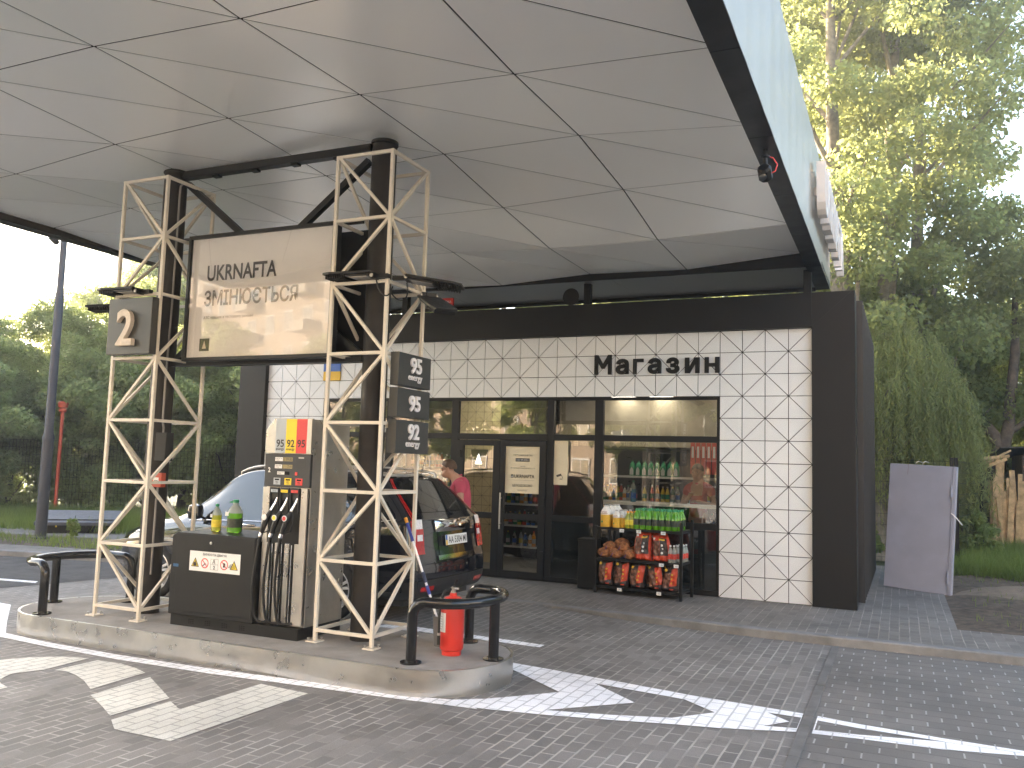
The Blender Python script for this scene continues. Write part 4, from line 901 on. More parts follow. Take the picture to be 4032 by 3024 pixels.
MB().tube([A,along(.97)],.0115,10).obj('pole', m_alu, sq); MB().tube([along(.80),along(.955)],.0145,10).obj('blue_grip', m_hblue, sq); MB().tube([along(.955),along(1.0)],.016,10).obj('orange_end', m_cap_o, sq); MB().tube([along(.365),along(.435)],.0155,10).obj('blue_grip', m_hblue, sq); MB().tube([along(.46),along(.545)],.0165,10).obj('dark_grip', mat('grip_navy',(.02,.025,.06),.5), sq)
MB().bar(tuple(A+Vector((-.05,-.02,0))),tuple(A+Vector((.05,.02,0))),.02,.03).obj('blade', m_rubber, sq)
# ---- washer fluid bottles on the pump cabinet
def bottle(loc, r_, h, liq, cap, label, cat='bottle', group=None, labm=None, fill=.72, n=14, sq=.25, handle=False, neck=.32, capr=None):
    t = thing('bottle', label, cat, loc, 0, group)
    nr = r_*neck; hs_ = h*.60
    MB().lathe([(r_*.86,0),(r_,h*.03),(r_,hs_),(r_*.92,hs_+.03*h),(r_*.55,h*.82),(nr,h*.88),(nr,h*.93)],n=n,sq=sq).obj('body', liq if fill >= 1 else [liq,m_clear][0] if fill > .6 else liq, t, local=True, smooth=50)
    MB().lathe([(nr*1.35,h*.915),(nr*1.35,h),(nr*1.1,h*1.005)],n=n).obj('cap', cap, t, local=True, smooth=40)
    if labm: MB().lathe([(r_*1.012,h*.20),(r_*1.012,h*.50)],n=n,sq=sq).obj('label', labm, t, local=True, smooth=50)
    return t
def big_bottle(loc, r_, h, liq, label, labm, handle):
    t = thing('washer_fluid_bottle', label, 'bottle', loc)
    MB().lathe([(r_*.80,0),(r_,h*.03),(r_*.98,h*.10),(r_,h*.16),(r_,h*.30),(r_*.96,h*.33),(r_,h*.36),(r_,h*.60)],n=20,sq=.15).obj('liquid', liq, t, local=True, smooth=50)
    MB().lathe([(r_*1.003,h*.602),(r_*.97,h*.66),(r_*.62,h*.80),(r_*.34,h*.86),(r_*.34,h*.92)],n=20,sq=.15).obj('empty_shoulder', m_clear, t, local=True, smooth=50)
    MB().lathe([(r_*.42,h*.915),(r_*.42,h),(r_*.36,h*1.005)],n=14).obj('cap', m_cap_g, t, local=True, smooth=40)
    MB().lathe([(r_*1.012,h*.17),(r_*1.012,h*.44)],n=20,sq=.15).obj('label', labm, t, local=True, smooth=50)
    MB().box((-r_*.9,-r_*1.06,h*.52),(-r_*.3,-r_*1.02,h*.64)).obj('price_sticker', m_paper, t, local=True)
    if handle: MB().tube([(-r_*.4,0,h*.93),(-r_*.9,0,h*.94),(-r_*1.15,0,h*.925),(-r_*.8,0,h*.915),(-r_*.4,0,h*.915)],.006,6).obj('carry_strap', m_cap_g, t, local=True)
big_bottle((-4.925,-5.42,.966),.043,.26,m_liqy,'slim yellow-green washer fluid bottle on the pump cabinet',m_lab_y,False)
big_bottle((-4.70,-5.42,.966),.066,.31,m_liqg,'big green washer fluid bottle with carry strap on the pump cabinet',m_lab_d,True)
big_bottle((-4.385,-5.30,.966),.045,.25,m_liqg,'green washer fluid bottle half hidden behind the pump housing',m_lab_d,False)

# ================================================================== CAR
CT = [
 [(.14,.70,.28),(.03,.77,.36),(.00,.80,.58),(.05,.80,.83),(.09,.785,1.10),(.14,.75,1.17),(.47,.62,1.49),(.54,.50,1.575),(.52,0,1.615)],
 [(.24,.78,.27),(.16,.86,.34),(.14,.895,.58),(.17,.905,.83),(.21,.89,1.07),(.26,.85,1.14),(.56,.69,1.50),(.66,.57,1.60),(.66,0,1.645)],
 [(.95,.80,.27),(.95,.88,.33),(.95,.912,.58),(.95,.912,.83),(.95,.895,1.00),(.95,.86,1.06),(1.0,.70,1.53),(1.05,.58,1.64),(1.05,0,1.685)],
 [(2.0,.80,.25),(2.0,.88,.30),(2.0,.905,.56),(2.0,.91,.82),(2.0,.895,.97),(2.0,.86,1.03),(2.02,.70,1.545),(2.02,.58,1.645),(2.02,0,1.695)],
 [(2.7,.80,.25),(2.7,.88,.30),(2.7,.905,.56),(2.7,.91,.81),(2.7,.895,.95),(2.7,.86,1.01),(2.62,.70,1.475),(2.58,.60,1.585),(2.55,0,1.65)],
 [(3.1,.80,.25),(3.1,.88,.30),(3.1,.905,.56),(3.1,.908,.80),(3.1,.89,.935),(3.1,.855,.99),(3.02,.735,1.23),(2.98,.65,1.325),(3.02,0,1.40)],
 [(3.55,.80,.26),(3.55,.88,.31),(3.55,.905,.56),(3.55,.90,.79),(3.55,.875,.91),(3.52,.84,.955),(3.50,.77,.99),(3.48,.66,1.02),(3.5,0,1.06)],
 [(4.1,.76,.26),(4.1,.84,.32),(4.1,.88,.54),(4.1,.865,.74),(4.08,.83,.84),(4.06,.79,.875),(4.05,.72,.90),(4.05,.6,.925),(4.05,0,.96)],
 [(4.42,.66,.27),(4.42,.74,.34),(4.42,.79,.52),(4.42,.77,.67),(4.40,.74,.74),(4.38,.70,.77),(4.37,.62,.79),(4.36,.5,.805),(4.36,0,.83)],
 [(4.55,.50,.30),(4.56,.56,.38),(4.57,.60,.50),(4.56,.58,.60),(4.54,.56,.66),(4.52,.53,.68),(4.50,.48,.695),(4.49,.38,.70),(4.49,0,.71)]]
CTA = np.array(CT, float)
def cr1(A, t):
    n = len(A)-1; t = min(max(t, 0.0), n-1e-6); i = int(t); f = t-i
    p0, p1, p2, p3 = A[max(i-1,0)], A[i], A[i+1], A[min(i+2,n)]
    return 0.5*((2*p1)+(p2-p0)*f+(2*p0-5*p1+4*p2-p3)*f*f+(3*p1-p0-3*p2+p3)*f**3)
XR, YC = -3.72, -2.85
def car_side(s_, t, sg=-1):
    u, y, z = cr1(np.array([cr1(row, t) for row in CTA[max(0,int(s_)-1):int(s_)+4]]), s_-max(0,int(s_)-1))
    return Vector((XR-u, YC+sg*max(y,0), ZR+z))
def car_rear(s_, t):
    u, y, z = cr1(CTA[0], t); return Vector((XR-u+0.055*(1-s_*s_), YC+y*s_, ZR+z))
def patch(fn, a0, a1, b0, b1, off, na=10, nb=10, flip=1, edge=None):
    P = []
    for i in range(na+1):
        r_ = []
        for j in range(nb+1):
            a = a0+(a1-a0)*i/na; b = b0+(b1-b0)*j/nb
            if edge: a, b = edge(a, b)
            e = 1e-3; p = fn(a, b); n = (fn(a+e, b)-fn(a-e, b)).cross(fn(a, b+e)-fn(a, b-e))
            n = n.normalized()*flip if n.length > 1e-12 else Vector((0,0,0)); r_.append(p+n*off)
        P.append(r_)
    return P
car = thing('parked_suv', 'black station-wagon style SUV refuelling behind the pump, rear end towards the shop door', 'car', (XR-2.25,YC,ZR))
mb = MB(); ns, nt_ = 54, 40
for sg in (-1, 1):
    P = [[car_side(9*i/ns, 8*j/nt_, sg) for j in range(nt_+1)] for i in range(ns+1)]
    mb.grid(P if sg < 0 else [list(reversed(r_)) for r_ in P])
P = [[car_rear(-1+2*i/20, 8*j/nt_) for j in range(nt_+1)] for i in range(21)]; mb.grid([list(reversed(r_)) for r_ in P])
mb.obj('body', m_carp, car, smooth=50)
MB().box((XR-4.4,YC-.75,ZR+.20),(XR-.2,YC+.75,ZR+.40)).obj('underbody', m_carpl, car)
mb = MB(); mb.grid(patch(car_rear,-1,1,0.05,1.62,.006,24,10,1)); 
for sg in (-1,1): mb.grid(patch(lambda a,b: car_side(a,b,sg),0.0,1.0,0.05,1.62,.006,8,10,sg))
for sg in (-1,1): mb.grid(patch(lambda a,b: car_side(a,b,sg),1.0,7.8,0.05,1.15,.006,30,5,sg))
mb.obj('bumper_plastic', m_carpl, car, smooth=50)
def redge(a, b):
    return a, b
rw = MB().grid(patch(car_rear,-.86,.86,5.15,6.35,.004,16,10)).obj('rear_window', m_carg, car, smooth=60)
for sg in (-1,1):
    f = lambda a, b: car_side(a, b, sg)
    for a0, a1 in ((1.06,1.78),(1.88,2.88),(2.98,5.25)): MB().grid(patch(f,a0,a1,5.12,5.93,.004,14,6,sg)).obj('side_window', m_carg, car, smooth=60)
    mb = MB(); P = [f(1.02+4.3*i/24,4.98)+Vector((0,sg*.006,0)) for i in range(25)]; mb.tube(P,.008,6); mb.obj('window_trim', m_chrome, car, smooth=60)
    mb = MB(); P = [f(.6+3.6*i/20,7.0)+Vector((0,0,.04)) for i in range(21)]; mb.tube([P[0]-Vector((0,0,.05))]+P+[P[-1]-Vector((0,0,.05))],.014,8); mb.obj('roof_rail', m_steel, car, smooth=60)
    tl = MB().grid(patch(f,0,.45,2.75,4.55,.010,8,8,sg)).grid(patch(car_rear,sg*.80,sg*1.0,2.75,3.15,.010,6,5,1)).grid(patch(car_rear,sg*.955,sg*1.0,4.55,6.85,.010,4,18,1)).grid(patch(f,0,.24,4.55,6.8,.010,5,18,sg)).obj('tail_light', m_tailr, car, smooth=60)
    MB().grid(patch(car_rear,sg*.82,sg*1.0,3.72,4.55,.011,6,5,1)).obj('reversing_lens', m_tailw, tl, smooth=60); MB().grid(patch(car_rear,sg*.80,sg*1.0,3.15,3.72,.011,6,5,1)).obj('brake_lens', m_tailr, tl, smooth=60); MB().grid(patch(car_rear,sg*.83,sg*.95,3.28,3.50,.014,5,4,1)).obj('indicator_lens', m_tailw, tl, smooth=60)
    MB().grid(patch(car_rear,sg*.62,sg*.93,1.05,1.32,.012,6,4,1)).obj('reflector', m_tailr, car, smooth=60)
    # wheels and arches
    for u in (1.03, 3.69):
        ar = MB(); yy = YC+sg*.86; ar.lathe([(.36,0),(.405,.055),(.365,.058),(.345,.05)],(0,0,0),40,axes((XR-u,yy,ZR+.335),(1,0,0),(0,0,1)) if sg < 0 else axes((XR-u,yy,ZR+.335),(1,0,0),(0,0,-1)), cap=False); ar.obj('wheel_arch', m_carpl, car, smooth=50)
        M = axes((XR-u,YC+sg*.70,ZR+.335),(1,0,0),(0,0,1)) if sg < 0 else axes((XR-u,YC+sg*.70,ZR+.335),(1,0,0),(0,0,-1))
        wh = MB().lathe([(.20,0),(.315,.0),(.333,.02),(.337,.06),(.337,.17),(.330,.20),(.305,.225),(.245,.228),(.240,.20)],(0,0,0),44,M,cap=False).obj('wheel', m_tyre, car, smooth=45)
        rm = MB(); rm.lathe([(.240,.195),(.244,.226),(.232,.231),(.222,.20),(.215,.10),(.05,.09)],(0,0,0),40,M,cap=False)
        for k in range(5):
            a0 = 2*math.pi*k/5+.3
            for da in (-.16,.16):
                c1, s1 = math.cos(a0+da*.45), math.sin(a0+da*.45); c2, s2 = math.cos(a0+da), math.sin(a0+da)
                p = M@Vector((.05*c1,.05*s1,.205)); q = M@Vector((.232*c2,.232*s2,.218)); rm.bar(tuple(p),tuple(q),.028,.024,up=(0,1,0))
        rm.lathe([(.07,.19),(.07,.215),(.035,.226),(.03,.222)],(0,0,0),20,M); rm.obj('rim', m_rim, wh, smooth=35)
        MB().lathe([(.19,.085),(.19,.095),(.04,.096)],(0,0,0),26,M).obj('brake_disc', m_steel, wh)
    # mirror, handles
    p = f(4.75,5.05); mr = MB().lathe([(.03,-.10),(.085,-.08),(.10,0),(.085,.08),(.03,.10)],(0,0,0),14,Matrix.Translation(p+Vector((-.02,sg*.13,.09)))@Matrix.Diagonal((.75,1.15,.95,1))).bar(tuple(p),tuple(p+Vector((-.02,sg*.10,.05))),.05,.03).obj('door_mirror', m_carp, car, smooth=50)
    for a in (3.35,2.15): q = f(a,4.35); MB().tube([tuple(q+Vector((.10,0,0))),tuple(q+Vector((.07,sg*.028,.003))),tuple(q+Vector((-.07,sg*.028,.003))),tuple(q+Vector((-.10,0,0)))],.012,8).obj('door_handle', m_chrome, car, smooth=50)
    mb = MB(); P = [f(1.5+5.6*i/26,3.35)+Vector((0,sg*.004,0)) for i in range(27)]; mb.tube(P,.004,5); mb.obj('body_crease', m_gap, car)
# rear details: chrome handle bar, emblem, plate, wiper, seam
def rp(s_, t, off=.012): 
    e = 1e-3; n = (car_rear(s_+e,t)-car_rear(s_-e,t)).cross(car_rear(s_,t+e)-car_rear(s_,t-e)).normalized(); return car_rear(s_,t)+n*off
mb = MB(); P = patch(car_rear,-.50,.60,3.56,4.32,.008,20,10); P = [[p+Vector((.055*math.sin(math.pi*(j*.86+1.4)/10)*min(1,(4*min(i,20-i)/20))**.5,0,0)) for j, p in enumerate(r_)] for i, r_ in enumerate(P)]; mb.grid(P); gb = mb.obj('tailgate_garnish', m_chrome, car, smooth=50)
em = MB()
for a, b in ((rp(-.03,3.72,.066),rp(-.05,4.22,.050)),(rp(.10,3.72,.066),rp(.12,4.22,.050)),(rp(-.04,3.97,.068),rp(.11,3.97,.068))): em.bar(tuple(a),tuple(b),.020,.014,up=(1,0,0))
em.obj('emblem', m_chrome, gb)
mb = MB(); mb.grid(patch(car_rear,-.44,.50,2.60,3.54,.006,14,10)); mb.obj('plate_recess', m_carp, car, smooth=50); mb = MB(); mb.grid(patch(car_rear,-.50,.56,2.42,2.62,.016,14,3)); mb.obj('lower_garnish', m_chrome, car, smooth=50)
c_ = rp(0.03,3.22,.022); tz = (car_rear(0,3.6)-car_rear(0,3.1)).normalized(); Mp = axes(tuple(c_),(0,1,0),tuple(tz))
lp = MB().box((-.262,-.058,0),(.262,.058,.006),Mp).obj('number_plate', m_paper, car, bevel=.002)
MB().box((-.260,0,.0062),(-.222,.056,.0072),Mp).obj('plate_blue', m_blue, lp); MB().box((-.260,-.056,.0062),(-.222,0,.0072),Mp).obj('plate_yellow', m_flagy, lp)
mb = MB(); text_mb(mb,'AA 5304 MI',Mp@Matrix.Translation((.018,0,.0064)),w=.44,h=.078,bold=.012); mb.obj('plate_number', m_ink, lp)
MB().tube([tuple(rp(.10,5.2,.02)),tuple(rp(.35,5.32,.03)),tuple(rp(.62,5.42,.022))],.009,6).obj('rear_wiper', m_rubber, car)
mb = MB()
for t_ in (2.32,1.62): mb.tube([tuple(rp(-.98+1.96*i/20,t_,.003)) for i in range(21)],.004,5)
mb.obj('tailgate_seam', m_gap, car)
MB().tube([tuple(rp(-.35,7.9,0)),(XR-.30,YC-.1,ZR+2.05)],.004,6).obj('antenna', m_rubber, car)

# ================================================================== PEOPLE
def skin_mesh(name, chains, m, parent, sub=2, extra=None):
    """one continuous surface grown from connected joints; chains: list of joint lists, joint = (key, (x,y,z), radius)"""
    keys = {}; V = []; Rr = []; E = []
    for ch in chains:
        for i, j in enumerate(ch):
            if j[0] not in keys: keys[j[0]] = len(V); V.append(j[1]); Rr.append(j[2])
            if i: E.append((keys[ch[i-1][0]], keys[j[0]]))
    bm = bmesh.new(); ly = bm.verts.layers.skin.verify(); bv = []
    for k, (p, r_) in enumerate(zip(V, Rr)):
        v = bm.verts.new(p); r_ = r_ if hasattr(r_, '__len__') else (r_, r_); v[ly].radius = r_; v[ly].use_root = (k == 0); bv.append(v)
    for a, b in E: bm.edges.new((bv[a], bv[b]))
    me = bpy.data.meshes.new(name); bm.to_mesh(me); bm.free()
    o = bpy.data.objects.new(name, me); col.objects.link(o); k = o.modifiers.new('s', 'SKIN'); k.use_smooth_shade = True
    k = o.modifiers.new('u', 'SUBSURF'); k.levels = sub; k.render_levels = sub
    dg = bpy.context.evaluated_depsgraph_get(); m2 = bpy.data.meshes.new_from_object(o.evaluated_get(dg)); bpy.data.objects.remove(o)
    m2.materials.clear(); m2.materials.append(m); m2.shade_smooth(); o = bpy.data.objects.new(name, m2); col.objects.link(o); o.parent = parent
    return o
def person(loc, rz, label, shirt, wrists, elbows, bow=.0, belly=.15, stance=0.1):
    t = thing('person', label, 'person', loc, rz)
    hx = .04+bow; hz = 1.60-bow*.35
    J = dict(pel=('pel',(0,0,.96),.115), spi=('spi',(.01,0,1.12),.115), che=('che',(0,0,1.30),.12), nb=('nb',(.0,0,1.455),.07), nk=('nk',(hx*.5,0,1.53),.052),
             jaw=('jaw',(hx,0,hz-.015),.066), sk=('sk',(hx-.005,0,hz+.07),.088), top=('top',(hx-.01,0,hz+.125),.060), chin=('chin',(hx+.062+bow*.15,0,hz-.055),.034), nose=('nose',(hx+.097,0,hz+.035-bow*.1),.016), brow=('brow',(hx+.055,0,hz+.07),.052))
    ch = [[J['pel'],J['spi'],J['che'],J['nb'],J['nk'],J['jaw'],J['sk'],J['top']],[J['jaw'],J['chin']],[J['sk'],J['brow'],J['nose']]]
    sh = [[('p',(0,0,.93),belly*.97),('s',(.02,0,1.08),belly),('c',(.0,0,1.28),belly*.95),('n',(-.005,0,1.42),.095),('k',(.012,0,1.495),.066)]]
    for sg, nm in ((1,'l'),(-1,'r')):
        S = (nm+'sh',(-.01,sg*.175,1.40),.060); El = (nm+'el',elbows[nm],.043); W = (nm+'wr',wrists[nm],.029)
        d = (Vector(wrists[nm])-Vector(elbows[nm])).normalized(); Pm = (nm+'pa',tuple(Vector(wrists[nm])+d*.055),.032)
        ch += [[J['nb'],(nm+'cl',(0,sg*.08,1.43),.066),S,(nm+'ua',tuple((Vector(S[1])*.45+Vector(El[1])*.55)),.047),El,(nm+'fa',tuple(Vector(El[1])*.6+Vector(W[1])*.4),.044),W,Pm]]
        side = d.cross(Vector((0,0,1))).normalized(); dn = d.cross(side).normalized()
        for q in range(4):
            b0 = Vector(Pm[1])+d*.025+side*(.024-q*.016); L = (.058,.066,.062,.050)[q]
            ch += [[Pm,(nm+'f%d'%q,tuple(b0),.010),(nm+'g%d'%q,tuple(b0+d*L*.55+dn*.012),.0085),(nm+'h%d'%q,tuple(b0+d*L*.85+dn*.040),.0075)]]
        tb = Vector(Pm[1])-d*.02+side*.034*(-sg); ch += [[Pm,(nm+'t0',tuple(tb),.012),(nm+'t1',tuple(tb+d*.035+side*.012*(-sg)+dn*.01),.009)]]
        H_ = (nm+'hip',(0,sg*.09,.91),.088); ch += [[J['pel'],H_,(nm+'kn',(.03,sg*(stance),.50),.057),(nm+'cf',(-.01,sg*stance,.34),.052),(nm+'an',(-.02,sg*stance,.10),.036),(nm+'to',(.13,sg*(stance+.02),.035),.032)]]
        sh += [[('n',(-.005,0,1.42),.095),(nm+'1',(-.01,sg*.12,1.405),.088),(nm+'2',(-.012,sg*.185,1.385),.082),(nm+'3',tuple(Vector((-.01,sg*.185,1.38))*.5+Vector(elbows[nm])*.5),.066)]]
    skin_mesh('body', ch, m_skin, t)
    skin_mesh('polo_shirt', sh, shirt, t)
    tr = [[('w',(0,0,.95),.135)]]
    for sg, nm in ((1,'l'),(-1,'r')): tr += [[('w',(0,0,.95),.135),(nm+'h',(0,sg*.09,.86),.105),(nm+'k',(.03,sg*stance,.50),.078),(nm+'c',(-.01,sg*stance,.28),.068),(nm+'a',(-.02,sg*stance,.07),.062)]]
    skin_mesh('trousers', tr[1:], m_trou, t)
    for sg in (1,-1): skin_mesh('shoe', [[('a',(-.05,sg*stance,.045),.045),('b',(.06,sg*(stance+.01),.04),.046),('c',(.15,sg*(stance+.02),.03),.034)]], m_rubber, t)
    mb = MB(); c = Vector((hx-.012,0,hz+.075)); P = []
    for i in range(15):
        th = math.pi*.58*i/14; r_ = []
        for j in range(25):
            ph = 2*math.pi*j/24; fx = math.cos(ph)
            k = 1.0-.14*max(0,fx)*(i/14); tt = th*(1.0-.30*max(0,fx))
            rad = .101+.004*noise.noise(Vector((i*.9,j*.9,3)))
            r_.append(c+Vector((rad*1.08*math.sin(tt)*math.cos(ph), rad*.94*math.sin(tt)*math.sin(ph), rad*1.06*math.cos(tt))))
        P.append(r_)
    mb.grid(P).obj('hair', m_hair, t, local=True, smooth=80)
    for sg in (1,-1):
        MB().lathe([(.004,-.006),(.020,-.004),(.022,.004),(.012,.010)],(0,0,0),12,Matrix.Translation((hx-.005,sg*.088,hz+.045))@Matrix.Rotation(-sg*math.pi/2,4,'X')@Matrix.Diagonal((.8,1.45,1,1))).obj('ear', m_skin, t, local=True, smooth=60)
        MB().lathe([(.001,-.009),(.008,-.005),(.010,0),(.008,.005),(.001,.009)],(hx+.082,sg*.034,hz+.052),10).obj('eye', m_ink, t, local=True, smooth=60)
    MB().bar((hx+.085,-.022,hz-.035),(hx+.085,.022,hz-.035),.012,.008).obj('mouth', mat('lip',(.30,.10,.08),.5), t, local=True)
    mb = MB(); mb.tube([(.05+bow*.3,-.055,1.49),(.085+bow*.3,0,1.47),(.05+bow*.3,.055,1.49),(.0+bow*.2,.062,1.515),(-.040+bow*.2,0,1.525),(.0+bow*.2,-.062,1.515),(.05+bow*.3,-.055,1.49)],.014,8); mb.obj('collar', shirt, t, local=True, smooth=60)
    return t
man = person((-4.37,-1.50,0.0), R(205), 'man in pink polo shirt looking down behind the black car', m_pink, dict(l=(.26,.08,1.17),r=(.26,-.05,1.15)), dict(l=(-.03,.27,1.12),r=(.02,-.26,1.12)), bow=.13, belly=.185)
ph = MB().box((-.035,-.07,-.004),(.035,.07,.004)); ph = ph.obj('mobile_phone', m_rubber, None, at=(-4.73,-1.60,1.17)); ph.rotation_euler = (R(30),0,R(20)); tag(ph,'dark phone held by the man in the pink polo shirt','phone')
person((-1.75,1.30,0.01), R(-100), 'person in red shirt standing inside the shop behind the wide window', m_redsh, dict(l=(.22,.10,1.20),r=(.24,-.04,1.30)), dict(l=(.0,.25,1.14),r=(.03,-.25,1.14)), bow=.02)

# ================================================================== DISPLAY RACK AND GOODS
RO = Vector((-2.155,-0.60,-0.004)); RZ = R(-5)
RM = Matrix.Translation(RO)@Matrix.Rotation(RZ,4,'Z')
def onrack(x, y, z): return tuple(RM@Vector((x,y,z)))
rk = thing('display_rack', 'black metal three-tier display rack loaded with bottles and charcoal in front of the window', 'rack', tuple(RO), RZ)
SZ = [.105,.475,.885]
for x in (-.60,.60):
    for y, h_ in ((0,1.0 if x > 0 else .90),(.46,1.02)): MB().box((x-.018,y-.018,0),(x+.018,y+.018,h_)).obj('post', m_blackm, rk, local=True, bevel=.002)
for z in SZ: MB().box((-.582,-.012,z-.035),(.582,.472,z)).obj('shelf', m_blackm, rk, local=True, bevel=.002)
for x, z in ((-.22,SZ[2]),(.02,SZ[2]),(.36,SZ[2]),(.34,SZ[1]),(.54,SZ[1]),(-.24,SZ[0]),(.31,SZ[0])):
    pt = MB().box((x-.032,-.020,z-.055),(x+.032,-.016,z-.012)).obj('price_tag', m_paper, rk, local=True)
    mb = MB(); text_mb(mb,'69.7',axes((x+.006,-.0205,z-.034),(1,0,0),(0,0,1)),h=.012,w=.028); mb.obj('tag_print', m_ink, pt, local=True)
G = 'coolant and washer fluid bottles on the rack top shelf'
def jug(loc, w_, h, label, grp):
    t = thing('coolant_jug', label, 'jug', loc, RZ, grp)
    MB().lathe([(w_*.47,0),(w_*.5,h*.03),(w_*.5,h*.56)],n=16,sq=.55).obj('yellow_body', m_jugy, t, local=True, smooth=45)
    MB().lathe([(w_*.501,h*.56),(w_*.5,h*.66),(w_*.40,h*.78),(w_*.20,h*.90),(w_*.17,h*.93)],n=16,sq=.45).obj('white_shoulder', m_jugw, t, local=True, smooth=45)
    MB().lathe([(w_*.20,h*.93),(w_*.20,h),(w_*.17,h*1.004)],n=14).obj('cap', m_cap_s, t, local=True, smooth=40)
    mb = MB(); mb.box((-w_*.36,-w_*.512,h*.60),(w_*.36,-w_*.503,h*.62)); text_mb(mb,'ALYCOL',axes((0,-w_*.512,h*.68),(1,0,0),(0,0,1)),w=w_*.62,bold=.03); mb.obj('brand_print', mat('jug_print',(.20,.03,.03),.5), t, local=True)
    MB().lathe([(w_*.10,0),(w_*.10,.002)],n=12,M=axes((-w_*.22,-w_*.505,h*.24),(1,0,0),(0,0,1))).obj('green_mark', m_cap_g, t, local=True)
    return t
for r_ in range(4):
    jug(onrack(-.485+r_*.006,.065+r_*.125,SZ[2]),.135,.295,'large white and yellow coolant jug, '+('front one at the rack end' if r_ == 0 else ['','second','third','rearmost'][r_]+' in the row of large jugs'),'large coolant jugs on the rack')
for c in range(2):
    for r_ in range(3):
        jug(onrack(-.325+c*.055+r_*.012,.055+r_*.12+c*.06,SZ[2]),.098 if c == 0 else .09,.235,'smaller white and yellow coolant jug beside the large jugs','smaller coolant jugs on the rack')
for c in range(2):
    for r_ in range(2):
        t = bottle(onrack(-.165+c*.062,.05+r_*.10,SZ[2]),.036,.225,m_liqy,m_cap_o,'slim yellow bottle with orange cap between jugs and green bottles',group='orange-capped bottles on the rack',labm=m_lab_y); t.rotation_euler[2] = RZ
gp = None
for c in range(7):
    for r_ in range(4):
        x = -.035+c*.088+rnd.uniform(-.004,.004); yv = .05+r_*.105+rnd.uniform(-.006,.006)
        l = 'green washer fluid bottle with green cap on the rack top shelf'
        if gp is None: gp = bottle(onrack(x,yv,SZ[2]),.043,.268,m_liqg,m_cap_g,l,group='green washer fluid bottles on the rack',labm=m_lab_d,sq=.35); gp.rotation_euler[2] = RZ
        else: dup(gp, onrack(x,yv,SZ[2]), RZ+rnd.uniform(-.3,.3)*(.4 if r_ == 0 else 1))
fp_ = None
for c in range(4):
    for r_ in range(3):
        if c == 0 and r_ > 0: continue
        x = .43+c*.052+rnd.uniform(-.003,.003) if c < 2 else .645+(c-2)*.055; yv = .06+r_*.11
        if c >= 2: x = .50+(c-2)*.05; yv = .16+r_*.10
        l = 'clear lighter fluid bottle with white cap and red label on the middle shelf'
        if fp_ is None:
            fp_ = bottle(onrack(x,yv,SZ[1]),.030,.225,m_clear,m_paper,l,group='lighter fluid bottles on the rack',labm=m_lab_r); fp_.rotation_euler[2] = RZ
        else: dup(fp_, onrack(x,yv,SZ[1]), RZ+rnd.uniform(-.3,.3))
def bag(loc, w_, h, d, label, grp, style, seed):
    t = thing('charcoal_bag', label, 'bag', loc, RZ+rnd.uniform(-.06,.06), grp); rr = random.Random(seed); ph = [rr.uniform(0,6) for _ in range(6)]
    def F(a, b, sg=-1):                                     # a across -1..1, b up 0..1
        ex = (1-abs(a)**3.2)**.5 if abs(a) < 1 else 0; ez = min(1,(b/.06)**.5)*min(1,max(0,(1-b)/.30))**.45
        wv = w_/2*(1-.05*math.sin(b*5+ph[0]))*(1-.10*max(0,b-.8)/.2)
        cr_ = .007*math.sin(a*7+b*9+ph[1])+.006*math.sin(a*13-b*17+ph[2])+.004*math.sin(b*31+ph[3]+a*5)
        return Vector((a*wv+.012*math.sin(b*4+ph[4]), sg*(d/2*ex*ez+cr_*ex), b*h*(1+.025*math.sin(a*4+ph[5])*(b>.5))))
    mb = MB(); A = [-1+2*i/18 for i in range(19)]; B = [j/22 for j in range(23)]
    mb.grid([[F(a,b,-1) for a in A] for b in B]); mb.grid([[F(a,b,1) for a in reversed(A)] for b in B]); body = mb.obj('sack', m_bagd if style == 0 else m_bagr, t, local=True, smooth=70)
    def pt(name, a0, a1, b0, b1, m_, off, sk=0):
        P = []
        for j in range(13):
            b = b0+(b1-b0)*j/12
            P.append([F(a0+(a1-a0)*i/10, b+sk*(i/10-.5))+Vector((0,-off,0)) for i in range(11)])
        return MB().grid(P).obj(name, m_, body, local=True, smooth=70)
    def disc(a, b, r_, m_): 
        c = F(a,b); return MB().lathe([(r_,0),(r_,.0015)],n=14,M=axes((c.x,c.y-.006,c.z),(1,0,0),(0,0,1))).obj('round_mark', m_, body, local=True)
    if style == 0:
        pt('photo_print', -.88,.10,.14,.74,m_bagb,.003); pt('red_panel', .12,.90,.22,.90,m_bagr,.0035,.05); disc(-.62,.84,.020,m_bagy)
        for b in (.66,.50,.34): disc(.30,b,.014,m_bagy)
        pt('red_bottom_print', .1,.6,.07,.11,m_bagr,.003)
    else:
        pt('photo_print', -.80,-.05,.22,.78,m_bagb,.003); pt('dark_panel', -.02,.80,.24,.90,m_bagd,.0035); pt('yellow_title', -.1,.6,.80,.86,m_bagy,.005,.03)
        for b in (.62,.48,.34): disc(.22,b,.016,m_paper)
        disc(-.62,.86,.016,m_paper)
    return t
for k in range(5): bag(onrack(-.475+k*.228+(.02 if k == 3 else 0),.10,SZ[0]),.205,.335+rnd.uniform(-.012,.012),.15,['red and black charcoal bag at the left end of the bottom shelf','second red and black charcoal bag from the left on the bottom shelf','middle red and black charcoal bag on the bottom shelf','narrow leaning charcoal bag, fourth on the bottom shelf','red and black charcoal bag at the right end of the bottom shelf'][k],'charcoal bags on the bottom shelf',0,k+1)
for k in range(4): bag(onrack(-.40+k*.26,.31,SZ[0]),.205,.33,.13,'charcoal bag in the shaded second row of the bottom shelf','second row charcoal bags',0,k+21)
